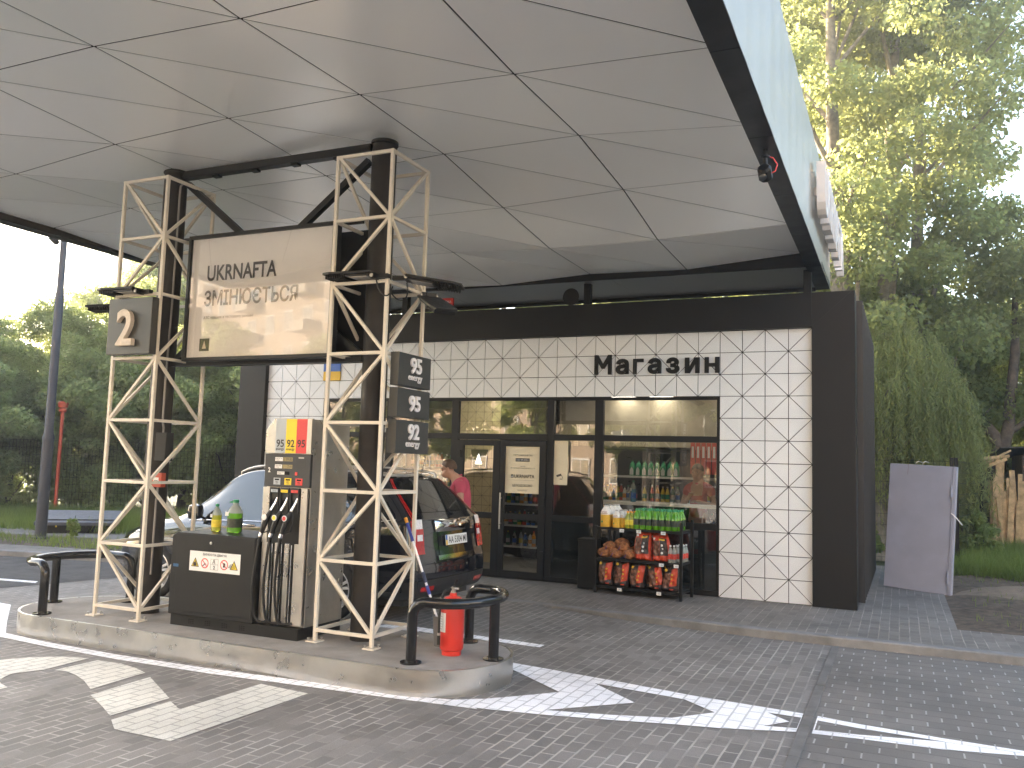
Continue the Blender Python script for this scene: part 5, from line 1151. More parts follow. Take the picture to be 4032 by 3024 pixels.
bag(onrack(.05,.10,SZ[1]),.225,.375,.15,'upright red and brown briquette bag on the middle shelf','briquette bags on the middle shelf',1,11); bag(onrack(.285,.12,SZ[1]),.235,.345,.16,'squat red briquette bag next to the lighter fluid','briquette bags on the middle shelf',1,12); bag(onrack(.20,.33,SZ[1]),.25,.36,.14,'red briquette bag behind the two front ones','briquette bags on the middle shelf',1,13)
for k, (x, yv, z) in enumerate(((-.50,.08,0),(-.33,.06,0),(-.15,.08,0),(-.43,.10,.085),(-.24,.10,.095),(-.34,.26,.02),(-.12,.27,.03),(-.30,.20,.13))):
    t = thing('firewood_net_sack', 'orange net sack of kindling, '+['at the left end of the pile','front middle of the pile','front right of the pile','left one of the second layer','right one of the second layer','behind the front row at left','behind the front row at right','on top of the pile'][k], 'sack', onrack(x,yv,SZ[1]+z), RZ+rnd.uniform(-.5,.5), 'net sacks of kindling on the middle shelf')
    P = []
    for i in range(13):
        th = math.pi*i/12; r_ = []
        for j in range(19):
            p_ = 2*math.pi*j/18; q = 1+.24*noise.noise(Vector((i*.55,j*.55,k*3.1)))+.06*noise.noise(Vector((i*1.9,j*1.9,k)))
            r_.append((.098*q*math.sin(th)*math.cos(p_), .085*q*math.sin(th)*math.sin(p_), max(0,.062+.066*q*math.cos(th))))
        P.append(r_)
    MB().grid(P).obj('net', m_mesh_o, t, local=True); MB().tube([(0,-.07,.075),(.02,-.105,.055),(-.01,-.10,.02)],.004,6).obj('blue_tie', m_hblue, t, local=True)

# ================================================================== SHOP INTERIOR GOODS
def shelf_unit(name, x0, x1, y, zs, label, d=.32):
    t = thing(name, label, 'shelf unit', ((x0+x1)/2,y,0))
    MB().box((x0,y+d,.02),(x1,y+d+.03,zs[-1]+.45)).obj('back_panel', m_blackm, t)
    for z in zs: s_ = MB().box((x0,y,z-.025),(x1,y+d,z)).obj('shelf', m_intw, t); MB().box((x0,y-.006,z-.03),(x1,y-.001,z+.005)).obj('price_strip', m_paper, s_)
    return t
shelf_unit('goods_shelf',-3.62,-1.3,1.95,[.35,.75,1.15,1.56],'goods shelves with bottles behind the wide shop window'); shelf_unit('goods_shelf',-5.62,-4.80,2.30,[.25,.62,1.0,1.28],'goods shelves seen through the right door leaf'); shelf_unit('goods_shelf',-7.6,-6.2,2.3,[.4,.8,1.2,1.6],'goods shelves behind the windows near the left shop end')
ct = thing('window_counter','long white counter top just inside the wide window','counter',(-2.1,.4,1.15))
MB().box((-2.95,.26,1.155),(-.60,.62,1.195)).obj('counter_top', m_alu, ct, bevel=.003); MB().box((-2.6,.40,.02),(-2.5,.50,1.155)).obj('leg', m_blackm, ct); MB().box((-1.0,.40,.02),(-.9,.50,1.155)).obj('leg', m_blackm, ct)
big_bottle((-2.52,.42,1.196),.042,.31,mat('water_blue',(.10,.35,.55),.1,trans=.5,coat=.5),'tall blue water bottle on the white window counter',m_blue,False)
oil = None
cols_ = [m_cap_g,m_lab_g,m_cap_o,m_blue,m_lab_y,m_lab_r,m_jugw,m_steel,m_fgrey,m_lab_d]
for k in range(8):
    x = -3.0+k*.105; l = 'green oil canister with white pointed label on the upper shelf inside'
    if oil is None:
        oil = thing('oil_canister', l, 'canister', (x,2.0,1.56), 0, 'green oil canisters on the upper shelf')
        MB().lathe([(.044,0),(.046,.01),(.046,.15),(.03,.21),(.016,.22),(.016,.25)],n=12,sq=.5).obj('canister', m_cap_g, oil, local=True, smooth=45); MB().prism([(-.03,.02),(.03,.02),(.03,.10),(0,.15),(-.03,.10)],.002,axes((0,-.050,0),(1,0,0),(0,0,1))).obj('label', m_paper, oil, local=True)
    else: dup(oil,(x,2.0,1.56))
protos = []
for k, m_ in enumerate(cols_):
    t = bottle((-3.5+k*.06,2.05,1.15),.034,.23+.02*(k%3),m_,cols_[(k+3)%10],'small coloured goods bottle standing on a shelf inside the shop',group='goods bottles inside the shop',labm=cols_[(k+6)%10]); protos.append(t)
for (x0, x1, y, zs) in ((-3.58,-1.35,2.05,[.35,.75,1.15]),(-5.58,-4.84,2.40,[.25,.62,1.0,1.28]),(-7.5,-6.3,2.4,[.8,1.2,1.6])):
    for z in zs:
        x = x0+.04
        while x < x1-.04:
            if not (z == 1.15 and y < 2.1 and x < -2.9): dup(rnd.choice(protos),(x,y+rnd.uniform(-.02,.02),z))
            x += rnd.choice([.085,.085,.09,.13])
wp = None
for k in range(6):
    x = -1.98+k*.085; l = 'red hanging wiper blade pack inside the shop window'
    if wp is None:
        wp = thing('wiper_pack', l, 'pack', (x,1.9,1.62), 0, 'red wiper packs inside the shop'); MB().box((-.035,0,0),(.035,.015,.50)).obj('card', m_lab_r, wp, local=True); MB().box((-.018,-.003,.26),(.018,-.001,.44)).obj('blister', m_paper, wp, local=True)
    else: dup(wp,(x,1.9,1.62))
ub = thing('black_litter_bin','tall black litter bin standing left of the display rack','bin',(-2.95,-.25,0))
MB().box((-3.09,-.33,0),(-2.84,-.06,.66)).obj('bin_body', m_blackm, ub, bevel=.01); MB().box((-3.10,-.34,.66),(-2.83,-.05,.685)).obj('bin_lid', m_blackm, ub, bevel=.006)

# ================================================================== FIXTURES UNDER AND ON THE CANOPY
fs = thing('fire_sign','small red sign with white Cyrillic lettering on the shop roof edge','sign',(-5.56,.08,4.06))
MB().box((-5.72,.07,4.19),(-5.44,.12,4.31)).obj('plate', m_fred, fs, bevel=.003); MB().box((-5.66,.075,4.06),(-5.50,.13,4.19)).obj('stand', m_blackm, fs)
mb = MB(); text_mb(mb,'ПОЖЕЖА',panelM((-5.58,.0685,4.25)),w=.23,bold=.02); mb.obj('lettering', m_paper, fs)
sp = thing('loudspeaker','black horn loudspeaker on the shop roof between canopy posts','loudspeaker',(-3.42,.1,4.06))
MB().lathe([(.13,0),(.125,.02),(.05,.14),(.05,.22)],(0,0,0),20,axes((-3.42,.10,4.21),(1,0,0),(0,0,1))@Matrix.Rotation(math.pi,4,'Y')@Matrix.Translation((0,0,-.06))).obj('horn', m_blackm, sp, smooth=50); MB().box((-3.44,.1,4.06),(-3.40,.14,4.2)).obj('bracket', m_blackm, sp)
cm = thing('security_camera','dark security camera hanging on a rod with red cable under the canopy edge','camera',(.04,-4.66,4.12))
MB().tube([(.04,-4.66,4.36),(.04,-4.66,4.20)],.018,10).obj('rod', m_blackm, cm); MB().lathe([(.04,0),(.04,.012)],(.04,-4.66,4.29),14).obj('flange', m_blackm, cm); MB().lathe([(.04,-.07),(.058,-.05),(.058,.05),(.04,.07)],(0,0,0),8,Matrix.Translation((.04,-4.67,4.155))@Matrix.Rotation(R(60),4,'X')).obj('housing', m_blackm, cm, bevel=.004); MB().lathe([(.03,0),(.03,.03),(.02,.035)],(0,0,0),12,Matrix.Translation((.035,-4.72,4.11))@Matrix.Rotation(R(115),4,'X')).obj('lens', m_carg, cm, smooth=50)
MB().tube([(.05,-4.66,4.30),(.10,-4.64,4.29),(.135,-4.64,4.23),(.12,-4.65,4.17),(.08,-4.66,4.15)],.006,8).obj('red_cable', m_fred, cm, smooth=60)

# ================================================================== LEFT SIDE FIXTURES
def at(az, d): return (CAM.x+d*math.sin(R(az)), CAM.y+d*math.cos(R(az)))
lp = thing('lamp_post','tall dark blue-grey stepped lamp post at the left kerb','lamp post',(-14.2,-.2,0))
MB().lathe([(.155,-.05),(.15,.02),(.105,.03),(.105,1.90),(.112,1.91),(.112,1.95),(.085,2.05),(.080,4.8),(.066,4.9),(.058,7.6)],(-14.2,-.2,0),20).obj('pole', m_lamp, lp, smooth=30)
MB().box((-14.35,-.29,1.86),(-14.05,-.11,1.88)).obj('joint_plate', m_lamp, lp) if False else None
MB().bar((-14.2,-.2,7.55),(-13.4,-.4,7.62),.06).box((-13.6,-.55,7.58),(-13.0,-.25,7.68)).obj('lamp_head', m_lamp, lp, bevel=.01)
MB().lathe([(.05,-.10),(.06,-.08),(.06,.08),(.05,.1)],(0,0,0),10,Matrix.Translation((-14.30,-.35,5.88))@Matrix.Rotation(R(60),4,'X')).obj('camera_head', m_blackm, lp, smooth=40)
rp_ = thing('vent_pipe','thin red vent pipe with a round cap behind the tank cover','pipe',(-19.75,4.4,0))
MB().tube([(-19.75,4.4,-.02),(-19.75,4.4,2.78)],.045,12).obj('pipe', m_redp, rp_, smooth=50); MB().lathe([(.07,2.74),(.10,2.78),(.10,2.83),(.07,2.86),(.12,2.88),(.13,3.0),(.09,3.04)],(-19.75,4.4,0),16).obj('cap', m_redp, rp_, smooth=35)
tk = thing('tank_cover','low black tank hatch box with a sloping diamond-plate lid','hatch',(-14.9,1.25,0),R(42))
MB().prism([(-.75,0),(.75,0),(.75,.22),(-.75,.22)],.85,axes((0,.42,0),(1,0,0),(0,0,1))).obj('box', m_blackm, tk, local=True)
MB().prism([(-.47,.20),(.47,.40),(.47,.42),(-.50,.225),(-.50,.16),(-.47,.16)],1.58,axes((.79,0,0),(0,1,0),(0,0,1))@Matrix.Translation((0,0,-1.58))).obj('lid', m_plateg, tk, local=True, bevel=.006)
MB().tube([(-.7,-.37,.27),(.7,-.37,.27)],.012,8).obj('hinge_rod', m_blackm, tk, local=True); MB().box((-.40,-.455,.12),(-.37,-.43,.19)).obj('padlock', m_fyel, tk, local=True, bevel=.004)
MB().box((-16.9,.1,-.02),(-13.2,3.6,-.004)).obj('x', m_walk) if False else None

# ================================================================== WIRE FENCES
def fence(A, B, n, h, label, name='wire_fence', nohide=True):
    A, B = Vector((*A,0)), Vector((*B,0)); L = (B-A).length; d = (B-A)/L
    t = thing(name, label, 'fence', tuple((A+B)/2))
    for k in range(n+1): p = A+d*L*k/n; MB().box((p.x-.03,p.y-.03,-.1),(p.x+.03,p.y+.03,h+.05)).obj('post', m_blackm, t)
    mb = MB(); z = .08
    while z < h: mb.bar(tuple(A+Vector((0,0,z))),tuple(B+Vector((0,0,z))),.005); z += .2 if z > .3 else .1
    m = int(L/.10)
    for k in range(1, m): p = A+d*L*k/m; mb.bar((p.x,p.y,.05),(p.x,p.y,h),.004)
    mb.obj('wire_mesh', m_blackm, t)
fence((-26.0,2.6),(-12.4,7.6),5,2.0,'black wire mesh fence in front of the left tree bank')
fence((1.97,5.77),(3.25,12.3),2,2.0,'black wire mesh fence running back beside the leaning trunk'); fence((1.9,5.77),(-6.5,6.2),3,2.0,'black wire mesh fence behind the shop and the grey door')

# ================================================================== RIGHT SIDE: DOOR, SHED
dr_ = thing('loose_steel_door','grey-blue steel door with hinges standing loose on the side path','door',(1.235,2.49,0),R(-19.4))
DM = Matrix.Rotation(R(-4),4,'X')@Matrix.Rotation(R(2.3),4,'Y')
lf = MB().box((-.475,0,.0),(.43,.045,1.87),DM).obj('leaf', m_door, dr_, local=True, bevel=.004)
MB().box((.434,-.012,.0),(.475,.075,1.87),DM).box((.475,-.004,0),(.482,.07,1.87),DM).obj('frame_strip', m_door, dr_, local=True, bevel=.003)
for z in (.17,1.42): MB().lathe([(.014,0),(.014,.085),(.011,.087),(.011,.09),(.014,.092),(.014,.17)],(.425,-.016,z),12,DM).obj('hinge', m_door, lf, local=True, smooth=40)
for x in (.02,.12): MB().tube([(x,-.002,1.83),(x,-.004,1.89),(x+.03,.03,1.915),(x+.07,.06,1.90)],.006,6).obj('wire_hook', m_steel, lf, local=True)
mb = MB(); mb.box((-.30,-.0015,1.70),(-.297,.0,1.86),DM@Matrix.Rotation(R(3),4,'Y')); mb.obj('rust_scratch', m_rust, lf, local=True)
MB().tube([(.49,.03,1.17),(.56,.05,1.10),(.63,.07,1.00)],.008,8).obj('handle_bar', m_alu, dr_, local=True)
sh = thing('old_shed','weathered dark shed with a broken plank corner at the right edge','shed',(4.4,10.6,0))
MB().box((3.55,10.55,-.05),(6.2,12.5,2.25)).obj('wall', m_woodd, sh); MB().add([(3.1,10.3,2.38),(6.5,10.3,2.48),(6.5,12.8,2.30),(3.1,12.8,2.20),(3.1,10.3,2.41),(6.5,10.3,2.51),(6.5,12.8,2.33),(3.1,12.8,2.23)],[(0,3,2,1),(4,5,6,7),(0,1,5,4),(1,2,6,5),(2,3,7,6),(3,0,4,7)]).obj('roof_sheet', m_asph, sh)
for k in range(22):
    x = 2.85+rnd.uniform(0,.62); yv = 10.2+rnd.uniform(0,.35); h_ = rnd.uniform(1.1,2.2); l_ = rnd.uniform(-.12,.12); w_ = rnd.uniform(.05,.13)
    MB().bar((x,yv,-.05),(x+l_,yv+rnd.uniform(-.05,.05),h_),w_,.025,up=(0,1,0)).obj('plank', m_wood, sh)
for k in range(7):
    z = 1.95+rnd.uniform(0,.25); x = 2.62+rnd.uniform(0,.25); MB().bar((x,10.1+rnd.uniform(0,.2),z-.05),(x+rnd.uniform(.35,.6),10.2+rnd.uniform(0,.25),z+rnd.uniform(.02,.22)),rnd.uniform(.03,.08),.025,up=(0,1,0)).obj('plank', m_wood, sh)

# ================================================================== VEGETATION
def leaf_mesh(name, C, D, Wd, Lf, m, seed, W=None):
    """one leaf-shaped quad per point: C centres, D leaf directions, Lf length, Wd width"""
    g = np.random.default_rng(seed); n = len(C); D = D/np.linalg.norm(D, axis=1, keepdims=True)
    u = g.normal(size=(n,3)); S = np.cross(D, u); S /= np.linalg.norm(S, axis=1, keepdims=True)+1e-9
    k = g.uniform(.65,1.35,(n,1)); L_ = Lf*k; Wd_ = Wd*k
    N_ = np.cross(D, S)
    V = np.stack([C-D*L_*.5, C+S*Wd_*.5-D*L_*.05+N_*Wd_*.12, C+D*L_*.5, C-S*Wd_*.5-D*L_*.05+N_*Wd_*.12], 1).reshape(-1,3)
    me = bpy.data.meshes.new(name); me.vertices.add(4*n); me.vertices.foreach_set('co', V.astype(np.float32).ravel())
    me.loops.add(4*n); me.loops.foreach_set('vertex_index', np.arange(4*n, dtype=np.int32)); me.polygons.add(n)
    me.polygons.foreach_set('loop_start', np.arange(0,4*n,4,dtype=np.int32)); me.update(calc_edges=True)
    a = me.attributes.new('leaf','FLOAT','FACE'); a.data.foreach_set('value', g.uniform(0,1,n).astype(np.float32)); me.materials.append(m)
    return me
def crown_pts(seed, n, z0, z1, rad, ncl, cr, droop=.3, hole=.0, top=.7, low=.55):
    g = np.random.default_rng(seed); P = []
    cc = []
    for k in range(ncl):
        t = g.uniform(0,1)**.85; z = z0+(z1-z0)*t
        prof = (low+(1-low)*min(1,t/.35))*(1-max(0,(t-top)/(1-top))**1.6*.85)
        a = g.uniform(0,2*math.pi); r_ = rad*prof*math.sqrt(g.uniform(.12,1.0))*(1+.25*math.sin(3*a+seed)*math.cos(t*7+seed))
        cc.append((r_*math.cos(a), r_*math.sin(a), z, cr*g.uniform(.6,1.35)))
    cc = np.array(cc); w = cc[:,3]**2; w /= w.sum(); idx = g.choice(ncl, n, p=w); c = cc[idx]
    v = g.normal(size=(n,3)); v /= np.linalg.norm(v,axis=1,keepdims=True); rr = g.uniform(.25,1,(n,1))**.6*c[:,3:4]
    v[:,2] *= .72; C = c[:,:3]+v*rr; D = v+g.normal(size=(n,3))*.8; D[:,2] -= droop*2
    return C, D, cc
def limbs(seed, h, r0, cc, m, name, parent, lean=(0,0), nb=16, forks=1):
    g = random.Random(seed); mb = MB(); P = []; ph = g.uniform(0,6)
    for k in range(15):
        t = k/14; P.append(Vector((lean[0]*t+.10*math.sin(t*5+ph)*h/10, lean[1]*t+.10*math.cos(t*4+ph)*h/10, -.1+h*t)))
    mb.tube(P,[r0*(1.25 if k == 0 else 1)*(1-.88*(k/14)**.9)+.01 for k in range(15)],10)
    order = sorted(range(len(cc)), key=lambda i: -cc[i][3])[:nb]
    for i in order:
        c = Vector(cc[i][:3]); t = min(.95,max(.12,(c.z-.25*math.hypot(c.x,c.y)-.3)/h-.08)); b = P[int(t*14)]
        mid = b.lerp(c,.5)+Vector((g.uniform(-.2,.2),g.uniform(-.2,.2),.25)); rr = r0*(1-.88*t)*.5
        mb.tube([b,b.lerp(mid,.5),mid,c.lerp(mid,.4),c],[rr,rr*.8,rr*.55,rr*.35,rr*.15],6)
    return mb.obj(name, m, parent, local=True, smooth=60)
def make_tree(name, label, loc, seed, h, rad, z0, n, ncl, cr, leaf, ll, lw, bark, r0, droop=.3, top=.7, low=.55, lean=(0,0), nb=16, cat='tree', group=None):
    t = thing(name, label, cat, loc, 0, group); C, D, cc = crown_pts(seed,n,z0,h,rad,ncl,cr,droop,top=top,low=low)
    if lean != (0,0): C[:,0] += lean[0]*C[:,2]/h; C[:,1] += lean[1]*C[:,2]/h; cc[:,0] += lean[0]*cc[:,2]/h; cc[:,1] += lean[1]*cc[:,2]/h
    limbs(seed,h*.93,r0,cc,bark,'trunk',t,lean,nb)
    o = bpy.data.objects.new('crown', leaf_mesh('crown',C,D,lw,ll,leaf,seed)); col.objects.link(o); o.parent = t
    return t
GL = 'trees and shrubs of the left bank'
def put(protos, spots, group, names):
    """first use moves the prototype itself, later ones are copies"""
    used = set()
    for k, (az, d, pi, sc, rz) in enumerate(spots):
        x, y = at(az, d); p = protos[pi]; lb = names(k, az, d)
        if pi not in used:
            used.add(pi); p.location = (x,y,-.03); p.rotation_euler[2] = rz; p.scale = (sc,)*3; p['label'] = lb
        else: dup(p,(x,y,-.03),rz,lb,group,sc)
LB = [make_tree('broadleaf_tree','x',(0,0,0),s_,8.0,2.5,.9,34000,66,.60,L_tree,.108,.066,m_bark,.14,group=GL) for s_ in (3,4,5)]
LS = [make_tree('hazel_shrub','x',(0,0,0),s_,4.2,2.0,.15,22000,48,.50,L_tree,.115,.08,m_bark,.06,low=.9,group=GL,cat='shrub') for s_ in (13,14)]
spots = [(-58,32,0,.70,.3),(-56.5,28.5,1,.62,1.2),(-54.6,34,2,.80,2.2),(-52.6,29.5,0,.76,3.0),(-50.6,33,1,.92,4.1),(-49.0,29,2,.80,5.0),(-47.0,32,0,1.06,.9),(-45.2,28.8,1,.95,1.9),(-43.2,32,2,1.2,2.8),(-41.3,29,0,1.0,3.7),(-39.2,31,1,1.15,4.6),
         (-61,29,1,.9,5.5),(-64,31,2,1.05,1.0),(-67,31,0,1.1,2.0),(-70,33,1,1.2,.2),(-74,31,2,1.2,3.3)]
dirn = ['at the far left edge of the bank','behind the lamp post at left','tall one between lamp post and red pipe','just right of the lamp post','behind the red vent pipe','above the tank cover','with its top under the canopy edge','between the number 2 box and the canopy edge','behind the left lattice tower','seen between the left tower and the notice board','beside the black left edge of the shop','outside the left edge of the view','second beyond the left edge of the view','third beyond the left edge of the view','fourth beyond the left edge of the view','last beyond the left edge of the view']
put(LB, spots, GL, lambda k, a, d: 'green broadleaf tree of the left bank, '+dirn[k])
sp2 = [(-57,27.3,0,.95,.5),(-54.5,30.4,1,1.1,1.5),(-51.2,30.0,0,1.0,2.5),(-49.6,28.2,1,1.1,3.5),(-47.2,27.9,0,1.0,4.5),(-44.8,28.4,1,1.1,5.5),(-42.6,28,0,1.1,.1),(-40.4,28.5,1,1.1,1.1),(-60,26.5,1,1.0,2.0),(-64,26,0,1.1,.8)]
d2 = ['left of the lamp post','at the foot of the lamp post','between lamp post and red pipe','behind the red pipe','behind the tank cover','behind the left lattice tower','between the tower and the pump','next to the shop corner','outside the left edge of the view','far outside the left edge of the view']
put(LS, sp2, GL, lambda k, a, d: 'dense low shrub at the wire fence, '+d2[k])
# unseen back row, added to keep the low sun off the forecourt
BR = [make_tree('sun_block_tree','x',(0,0,0),s_,11.0,3.4,.5,26000,70,.95,L_tree,.22,.14,m_bark,.2,low=.9,group='unseen trees added to block the low sun') for s_ in (31,32)]
spb = [(-77,34,1,1.1,2),(-73,31,1,1.05,3),(-69,35,0,1.1,4),(-65,31,1,1.1,5),(-62.5,40,0,1.0,.5),(-78.5,44,0,1.2,3.3),(-71,45,1,1.25,1.3)]
d3 = ['sixth beyond the left frame edge','fifth beyond the left frame edge','fourth beyond the left frame edge','third beyond the left frame edge','nearest the left frame edge','farthest beyond the left frame edge','behind the others beyond the left frame edge']
put(BR, spb, 'unseen trees added to block the low sun', lambda k, a, d: 'unseen tree added to block the low sun, '+d3[k])
# behind the shop: seen in the gap under the canopy
GB = 'trees behind the shop roof'
RB = [make_tree('broadleaf_tree','x',(0,0,0),s_,8.5,2.6,.8,24000,70,.68,L_tree,.16,.09,m_bark,.16,group=GB) for s_ in (41,42)]
put(RB,[(-35,25,0,1,.3),(-30,24,1,1,1.3),(-25,23,0,.95,2.3),(-20,24,1,1,3.3),(-15,23,0,1,4.3),(-10.5,24,1,1.0,5.3),(-6,25,0,1.05,.8)],GB,lambda k,a,d:'tree showing through the gap above the shop roof, '+['at the far left','second from left','third from left','in the middle','third from right','second from right','at the right end'][k])
# poplars
GP = 'tall poplars behind the shop'
PP = [make_tree('poplar_tree','x',(0,0,0),s_,18.5,2.5,3.2,50000,118,.72,L_pop,.118,.092,m_barkl,.27,top=.72,low=.75,nb=26,group=GP) for s_ in (51,52)]
put(PP,[(-3.4,20.5,0,1.0,.4),(-.2,22.5,1,1.05,2.1),(1.3,24.5,0,.98,4.0),(-6.5,27,1,.95,5.2)],GP,lambda k,a,d:['leafy poplar with pale ridged trunk nearest the canopy corner','poplar with thinner trunk right of the nearest poplar','tall poplar right of centre against the blue sky','poplar half hidden by the canopy fascia','farther poplar at the right edge of the group'][k])
# willow with hanging strands
def willow(name, label, loc, seed, h, rad, ns, leaf, lean=(0,0), zlow=.5):
    t = thing(name, label, 'tree', loc); g = np.random.default_rng(seed); C = []; D = []; cc = []
    for k in range(ns):
        a = g.uniform(0,2*math.pi); r_ = rad*math.sqrt(g.uniform(.03,1)); q = math.cos(r_/rad*1.35)
        zt = h*(.48+.50*q)*g.uniform(.86,1.04); L = g.uniform(.8,2.8)*(.5+.7*r_/rad); zb = max(zlow*g.uniform(.5,1.6), zt-L); m = int((zt-zb)/.040)+2
        tt = np.linspace(0,1,m); sw = g.normal(size=2)*.14
        px = r_*math.cos(a)*(1+.12*tt)+sw[0]*tt**2+g.normal(size=m)*.035; pyy = r_*math.sin(a)*(1+.12*tt)+sw[1]*tt**2+g.normal(size=m)*.035; pz = zt-(zt-zb)*tt
        px = px+lean[0]*pz/h; pyy = pyy+lean[1]*pz/h
        C.append(np.stack([px,pyy,pz],1)); d = g.normal(size=(m,3))*.55; d[:,2] -= 1; D.append(d)
        if k % 16 == 0: cc.append((px[0],pyy[0],zt-.15,g.uniform(.5,1)))
    C = np.concatenate(C); D = np.concatenate(D)
    limbs(seed,h*.72,.24,np.array(cc),m_barkl,'trunk',t,lean,min(22,len(cc)))
    o = bpy.data.objects.new('crown', leaf_mesh('crown',C,D,.026,.125,leaf,seed)); col.objects.link(o); o.parent = t
    return t
willow('willow_tree','weeping willow with pale hanging strands right behind the shop corner',(.72,8.3,0),61,5.5,1.8,1400,L_wil,zlow=.9)
willow('willow_tree','taller weeping willow farther back behind the shop corner',(.9,15.5,0),62,8.2,2.6,1200,L_wil,zlow=1.2)
willow('willow_tree','sunlit willow with thin open strands at the right edge',(5.4,17.0,0),63,9.0,3.0,900,L_wil,zlow=1.5)
tr_ = thing('bare_tree','thick pale bare willow trunk between shop and steel door','tree trunk',(.55,7.3,0)); limbs(71,2.6,.24,np.array([(.3,.4,3.0,.6),(-.4,.2,2.8,.6)]),m_barkl,'trunk',tr_,(.1,.2),2)
lt = thing('leaning_tree','dark leaning tree with a forked trunk behind the shed corner','tree',(2.75,12.3,0)); mb = MB()
mb.tube([(0,0,-.1),(.12,0,.5),(.28,0,1.3),(.50,0,2.2),(.58,0,2.45)],[.30,.24,.21,.20,.21],12); mb.tube([(.56,0,2.40),(.42,0,2.75),(.05,.1,3.3),(-.35,.2,3.9),(-.8,.3,4.8)],[.15,.14,.12,.10,.05],10); mb.tube([(.58,0,2.40),(.72,0,2.9),(.80,.1,3.7),(.92,.1,4.8),(.95,.1,6.2)],[.16,.14,.13,.11,.06],10); mb.tube([(.72,0,2.8),(1.1,.1,3.1),(1.7,.2,3.25),(2.6,.3,3.5)],[.08,.07,.055,.03],8)
mb.obj('trunk', m_bark, lt, local=True, smooth=60)
C, D, cc = crown_pts(72,15000,3.3,8.2,2.4,48,.62,.3); o = bpy.data.objects.new('crown', leaf_mesh('crown',C+np.array([.6,.2,0]),D,.08,.14,L_wil,72)); col.objects.link(o); o.parent = lt
GR = 'background trees at the right'
RT = [make_tree('broadleaf_tree','x',(0,0,0),s_,8.0,2.6,.4,22000,66,.70,L_tree,.17,.10,m_bark,.15,group=GR,low=.9) for s_ in (81,82)]
put(RT,[(-2,28,0,.85,.5),(1.5,30,1,.9,1.7),(4.4,33,0,.95,2.6),(7.0,32,1,.85,3.9),(9.5,30,0,.95,5.0),(12,34,1,1.1,.7),(20,27,0,1.25,1.9),(27,25,1,1.2,2.9),(35,24,0,1.3,3.9),(44,22,1,1.2,4.9)],GR,lambda k,a,d:'bushy green tree in the background at right, '+['directly right of the shop fins','behind the grey steel door','behind the leaning trunk','behind the shed corner','at the right edge of the view','outside the right edge of the view','first of those mirrored in the fascia','second of those mirrored in the fascia','third of those mirrored in the fascia','last of those mirrored in the fascia'][k])
SB = make_tree('leafy_bush','small bright bush at the foot of the leaning trunk',(1.9,9.9,-.03),91,1.3,.75,.05,6000,26,.26,L_tree,.11,.07,m_bark,.03,low=.9,cat='bush'); dup(SB,(2.15,7.6,-.03),1.0,'small bright bush behind the black fence post',None,.8); dup(SB,(4.3,13.2,-.03),2.2,'larger bush left of the shed wall',None,1.7); dup(SB,(.35,6.6,-.03),2.2,'low bush between the shop fins and the steel door',None,.55)
# grass
def grass(name, n, fn, h, seed, label=None):
    g = np.random.default_rng(seed); P = fn(g, n); n = len(P); L = g.uniform(.5,1.25,n)*h; D = g.normal(size=(n,3))*.32; D[:,2] = 1
    C = np.column_stack([P, L*.45-.03]); me = leaf_mesh(name, C, D, .013, 1.0, L_gra, seed)
    V = np.empty(4*n*3, np.float32); me.vertices.foreach_get('co', V); V = V.reshape(n,4,3); V = C[:,None,:]+(V-C[:,None,:])*np.array([1,1,1])*np.where(np.arange(4)[None,:,None] % 2 == 0, L[:,None,None], 1.0)
    me.vertices.foreach_set('co', V.astype(np.float32).ravel()); me.update()
    o = bpy.data.objects.new(name, me); col.objects.link(o); o['kind'] = 'stuff'; tag(o, label, 'grass'); return o
def region(poly, clump=1.0):
    P = np.array(poly, float)
    def fn(g, n):
        lo_, hi_ = P.min(0), P.max(0); Q = g.uniform(lo_, hi_, (n*2,2)); ins = np.zeros(len(Q), bool); j = len(P)-1
        for i in range(len(P)):
            c = ((P[i,1] > Q[:,1]) != (P[j,1] > Q[:,1])) & (Q[:,0] < (P[j,0]-P[i,0])*(Q[:,1]-P[i,1])/(P[j,1]-P[i,1]+1e-12)+P[i,0]); ins ^= c; j = i
        Q = Q[ins]; k = np.sin(Q[:,0]*3.1)*np.cos(Q[:,1]*2.7)+np.sin(Q[:,0]*7.3+1)*np.cos(Q[:,1]*6.1); Q = Q[k > -1.2+.0*k+(1-clump)*g.uniform(0,2.2,len(k))]
        return Q[:n]
    return fn
grass('grass_right',42000,region([(1.7,5.1),(5.5,4.3),(7.5,12),(2.6,13),(1.9,6.2)]),.42,101,'tall green grass behind the bare soil at right')
grass('grass_left',45000,region([(-24,-1.2),(-12.2,1.6),(-10.5,5),(-13,7.5),(-25,3.5)]),.32,102,'rough green grass between the tank cover and the left fence')
grass('weeds_left',2600,region([(-17.5,-1.6),(-10.0,-.9),(-10.0,.6),(-17,-.4)],.35),.16,103,'sparse weeds on the bare soil strip behind the left kerb')
grass('weeds_right',700,region([(1.8,-.6),(6,-.4),(6,4.6),(1.9,4.8)],.3),.13,104,'a few weeds on the bare soil at right')
wd = thing('weed_plant','single tall weed in front of the tank cover','plant',(-13.9,.25,-.02)); g = np.random.default_rng(5); C, D, cc = crown_pts(5,260,.05,.38,.12,9,.08,.2); o = bpy.data.objects.new('leaves', leaf_mesh('leaves',C,D,.05,.09,L_gra,5)); col.objects.link(o); o.parent = wd; MB().tube([(0,0,0),(.02,0,.2),(.05,.02,.45)],.006,5).obj('stem', m_lawn, wd, local=True)

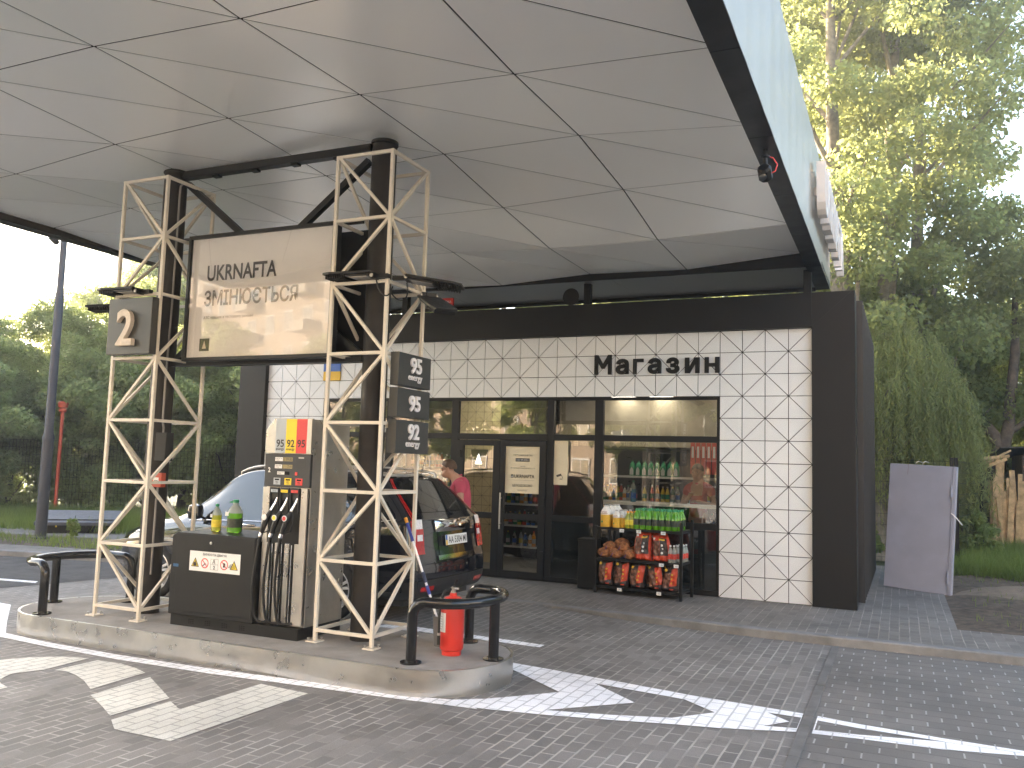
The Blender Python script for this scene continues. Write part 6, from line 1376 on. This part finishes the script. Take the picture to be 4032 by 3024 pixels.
# ================================================================== BUILDINGS (behind the viewer: mirrored in the glass; one far block at left)
def block(name, label, loc, rz, L, h, dpt, wallm, floors, bays):
    t = thing(name, label, 'building', loc, rz); MB().box((-L/2,0,0),(L/2,dpt,h)).obj('wall', wallm, t, local=True); MB().box((-L/2-.3,-.3,h),(L/2+.3,dpt+.3,h+.5)).obj('roof', m_wall_c, t, local=True)
    fr_ = MB(); gl_ = MB(); bc = MB(); fh = (h-1)/floors; bw = L/bays
    for i in range(floors):
        for j in range(bays):
            x = -L/2+bw*(j+.5); z = .9+fh*i
            fr_.box((x-.85,-.06,z),(x+.85,-.005,z+1.6)); gl_.box((x-.76,-.075,z+.09),(x-.05,-.062,z+1.51)); gl_.box((x+.05,-.075,z+.09),(x+.76,-.062,z+1.51))
            if j % 3 == 1: bc.box((x-1.3,-1.1,z-.5),(x+1.3,-.01,z+.35))
    q = fr_.obj('window_frames', m_paper, t, local=True); q['kind'] = 'stuff'; q = gl_.obj('window_panes', m_bglass, t, local=True); q['kind'] = 'stuff'; q = bc.obj('balconies', m_wall_c, t, local=True); q['kind'] = 'stuff'
    return t
block('apartment_block','sunlit brick apartment block across the street behind the viewer',(-30,-48,-.2),R(206),96,27,12,m_wall_o,9,26)
block('apartment_block','sunlit cream apartment block to the right behind the viewer',(42,-22,-.2),R(-90),60,17,12,m_wall_c,5,17)
block('apartment_block','pale apartment block with its top showing above the left tree bank',(-55.5,39,-.2),R(35),5,17.6,6,m_wall_c,6,2)
GT = 'street trees behind the viewer'
ST = [make_tree('street_tree','x',(0,0,0),s_,8.5,2.7,1.8,20000,60,.75,L_tree,.2,.12,m_bark,.16,group=GT) for s_ in (111,112)]
used = 0
for k, (x, y) in enumerate([(-31,-33),(-24,-35),(-17.5,-32),(-12,-36),(-5,-34),(2,-37),(9,-33),(16,-36),(-38,-30),(24,-30),(29,-20),(30,-9)]):
    lb = 'street tree behind the viewer mirrored in the shop glass, number %d along the far pavement' % (k+1); p = ST[k % 2]
    if k < 2: p.location = (x,y,-.1); p['label'] = 'leafy street tree behind the viewer mirrored in the shop glass'
    else: dup(p,(x,y,-.1),k*1.3,'leafy street tree behind the viewer mirrored in the shop glass',GT,.8+.07*(k % 5))

# thin even haze, added to brighten the trees like a lens veil
hm = bpy.data.materials.new('added_haze'); hm.use_nodes = True; hn = hm.node_tree; hn.nodes.clear()
ho = hn.nodes.new('ShaderNodeOutputMaterial'); hv = hn.nodes.new('ShaderNodeVolumePrincipled'); hv.inputs['Color'].default_value = (.92,.92,.90,1); hv.inputs['Density'].default_value = 0.003; hv.inputs['Anisotropy'].default_value = 0.55
hn.links.new(hv.outputs[0], ho.inputs['Volume'])
hz = MB().box((-112,-112,-1.2),(112,112,30)).obj('haze', hm); hz['kind'] = 'stuff'; hz['label'] = 'thin haze volume added around the station to brighten the trees'; hz['category'] = 'haze'

for o in bpy.data.objects:
    if '_o' in o: del o['_o']
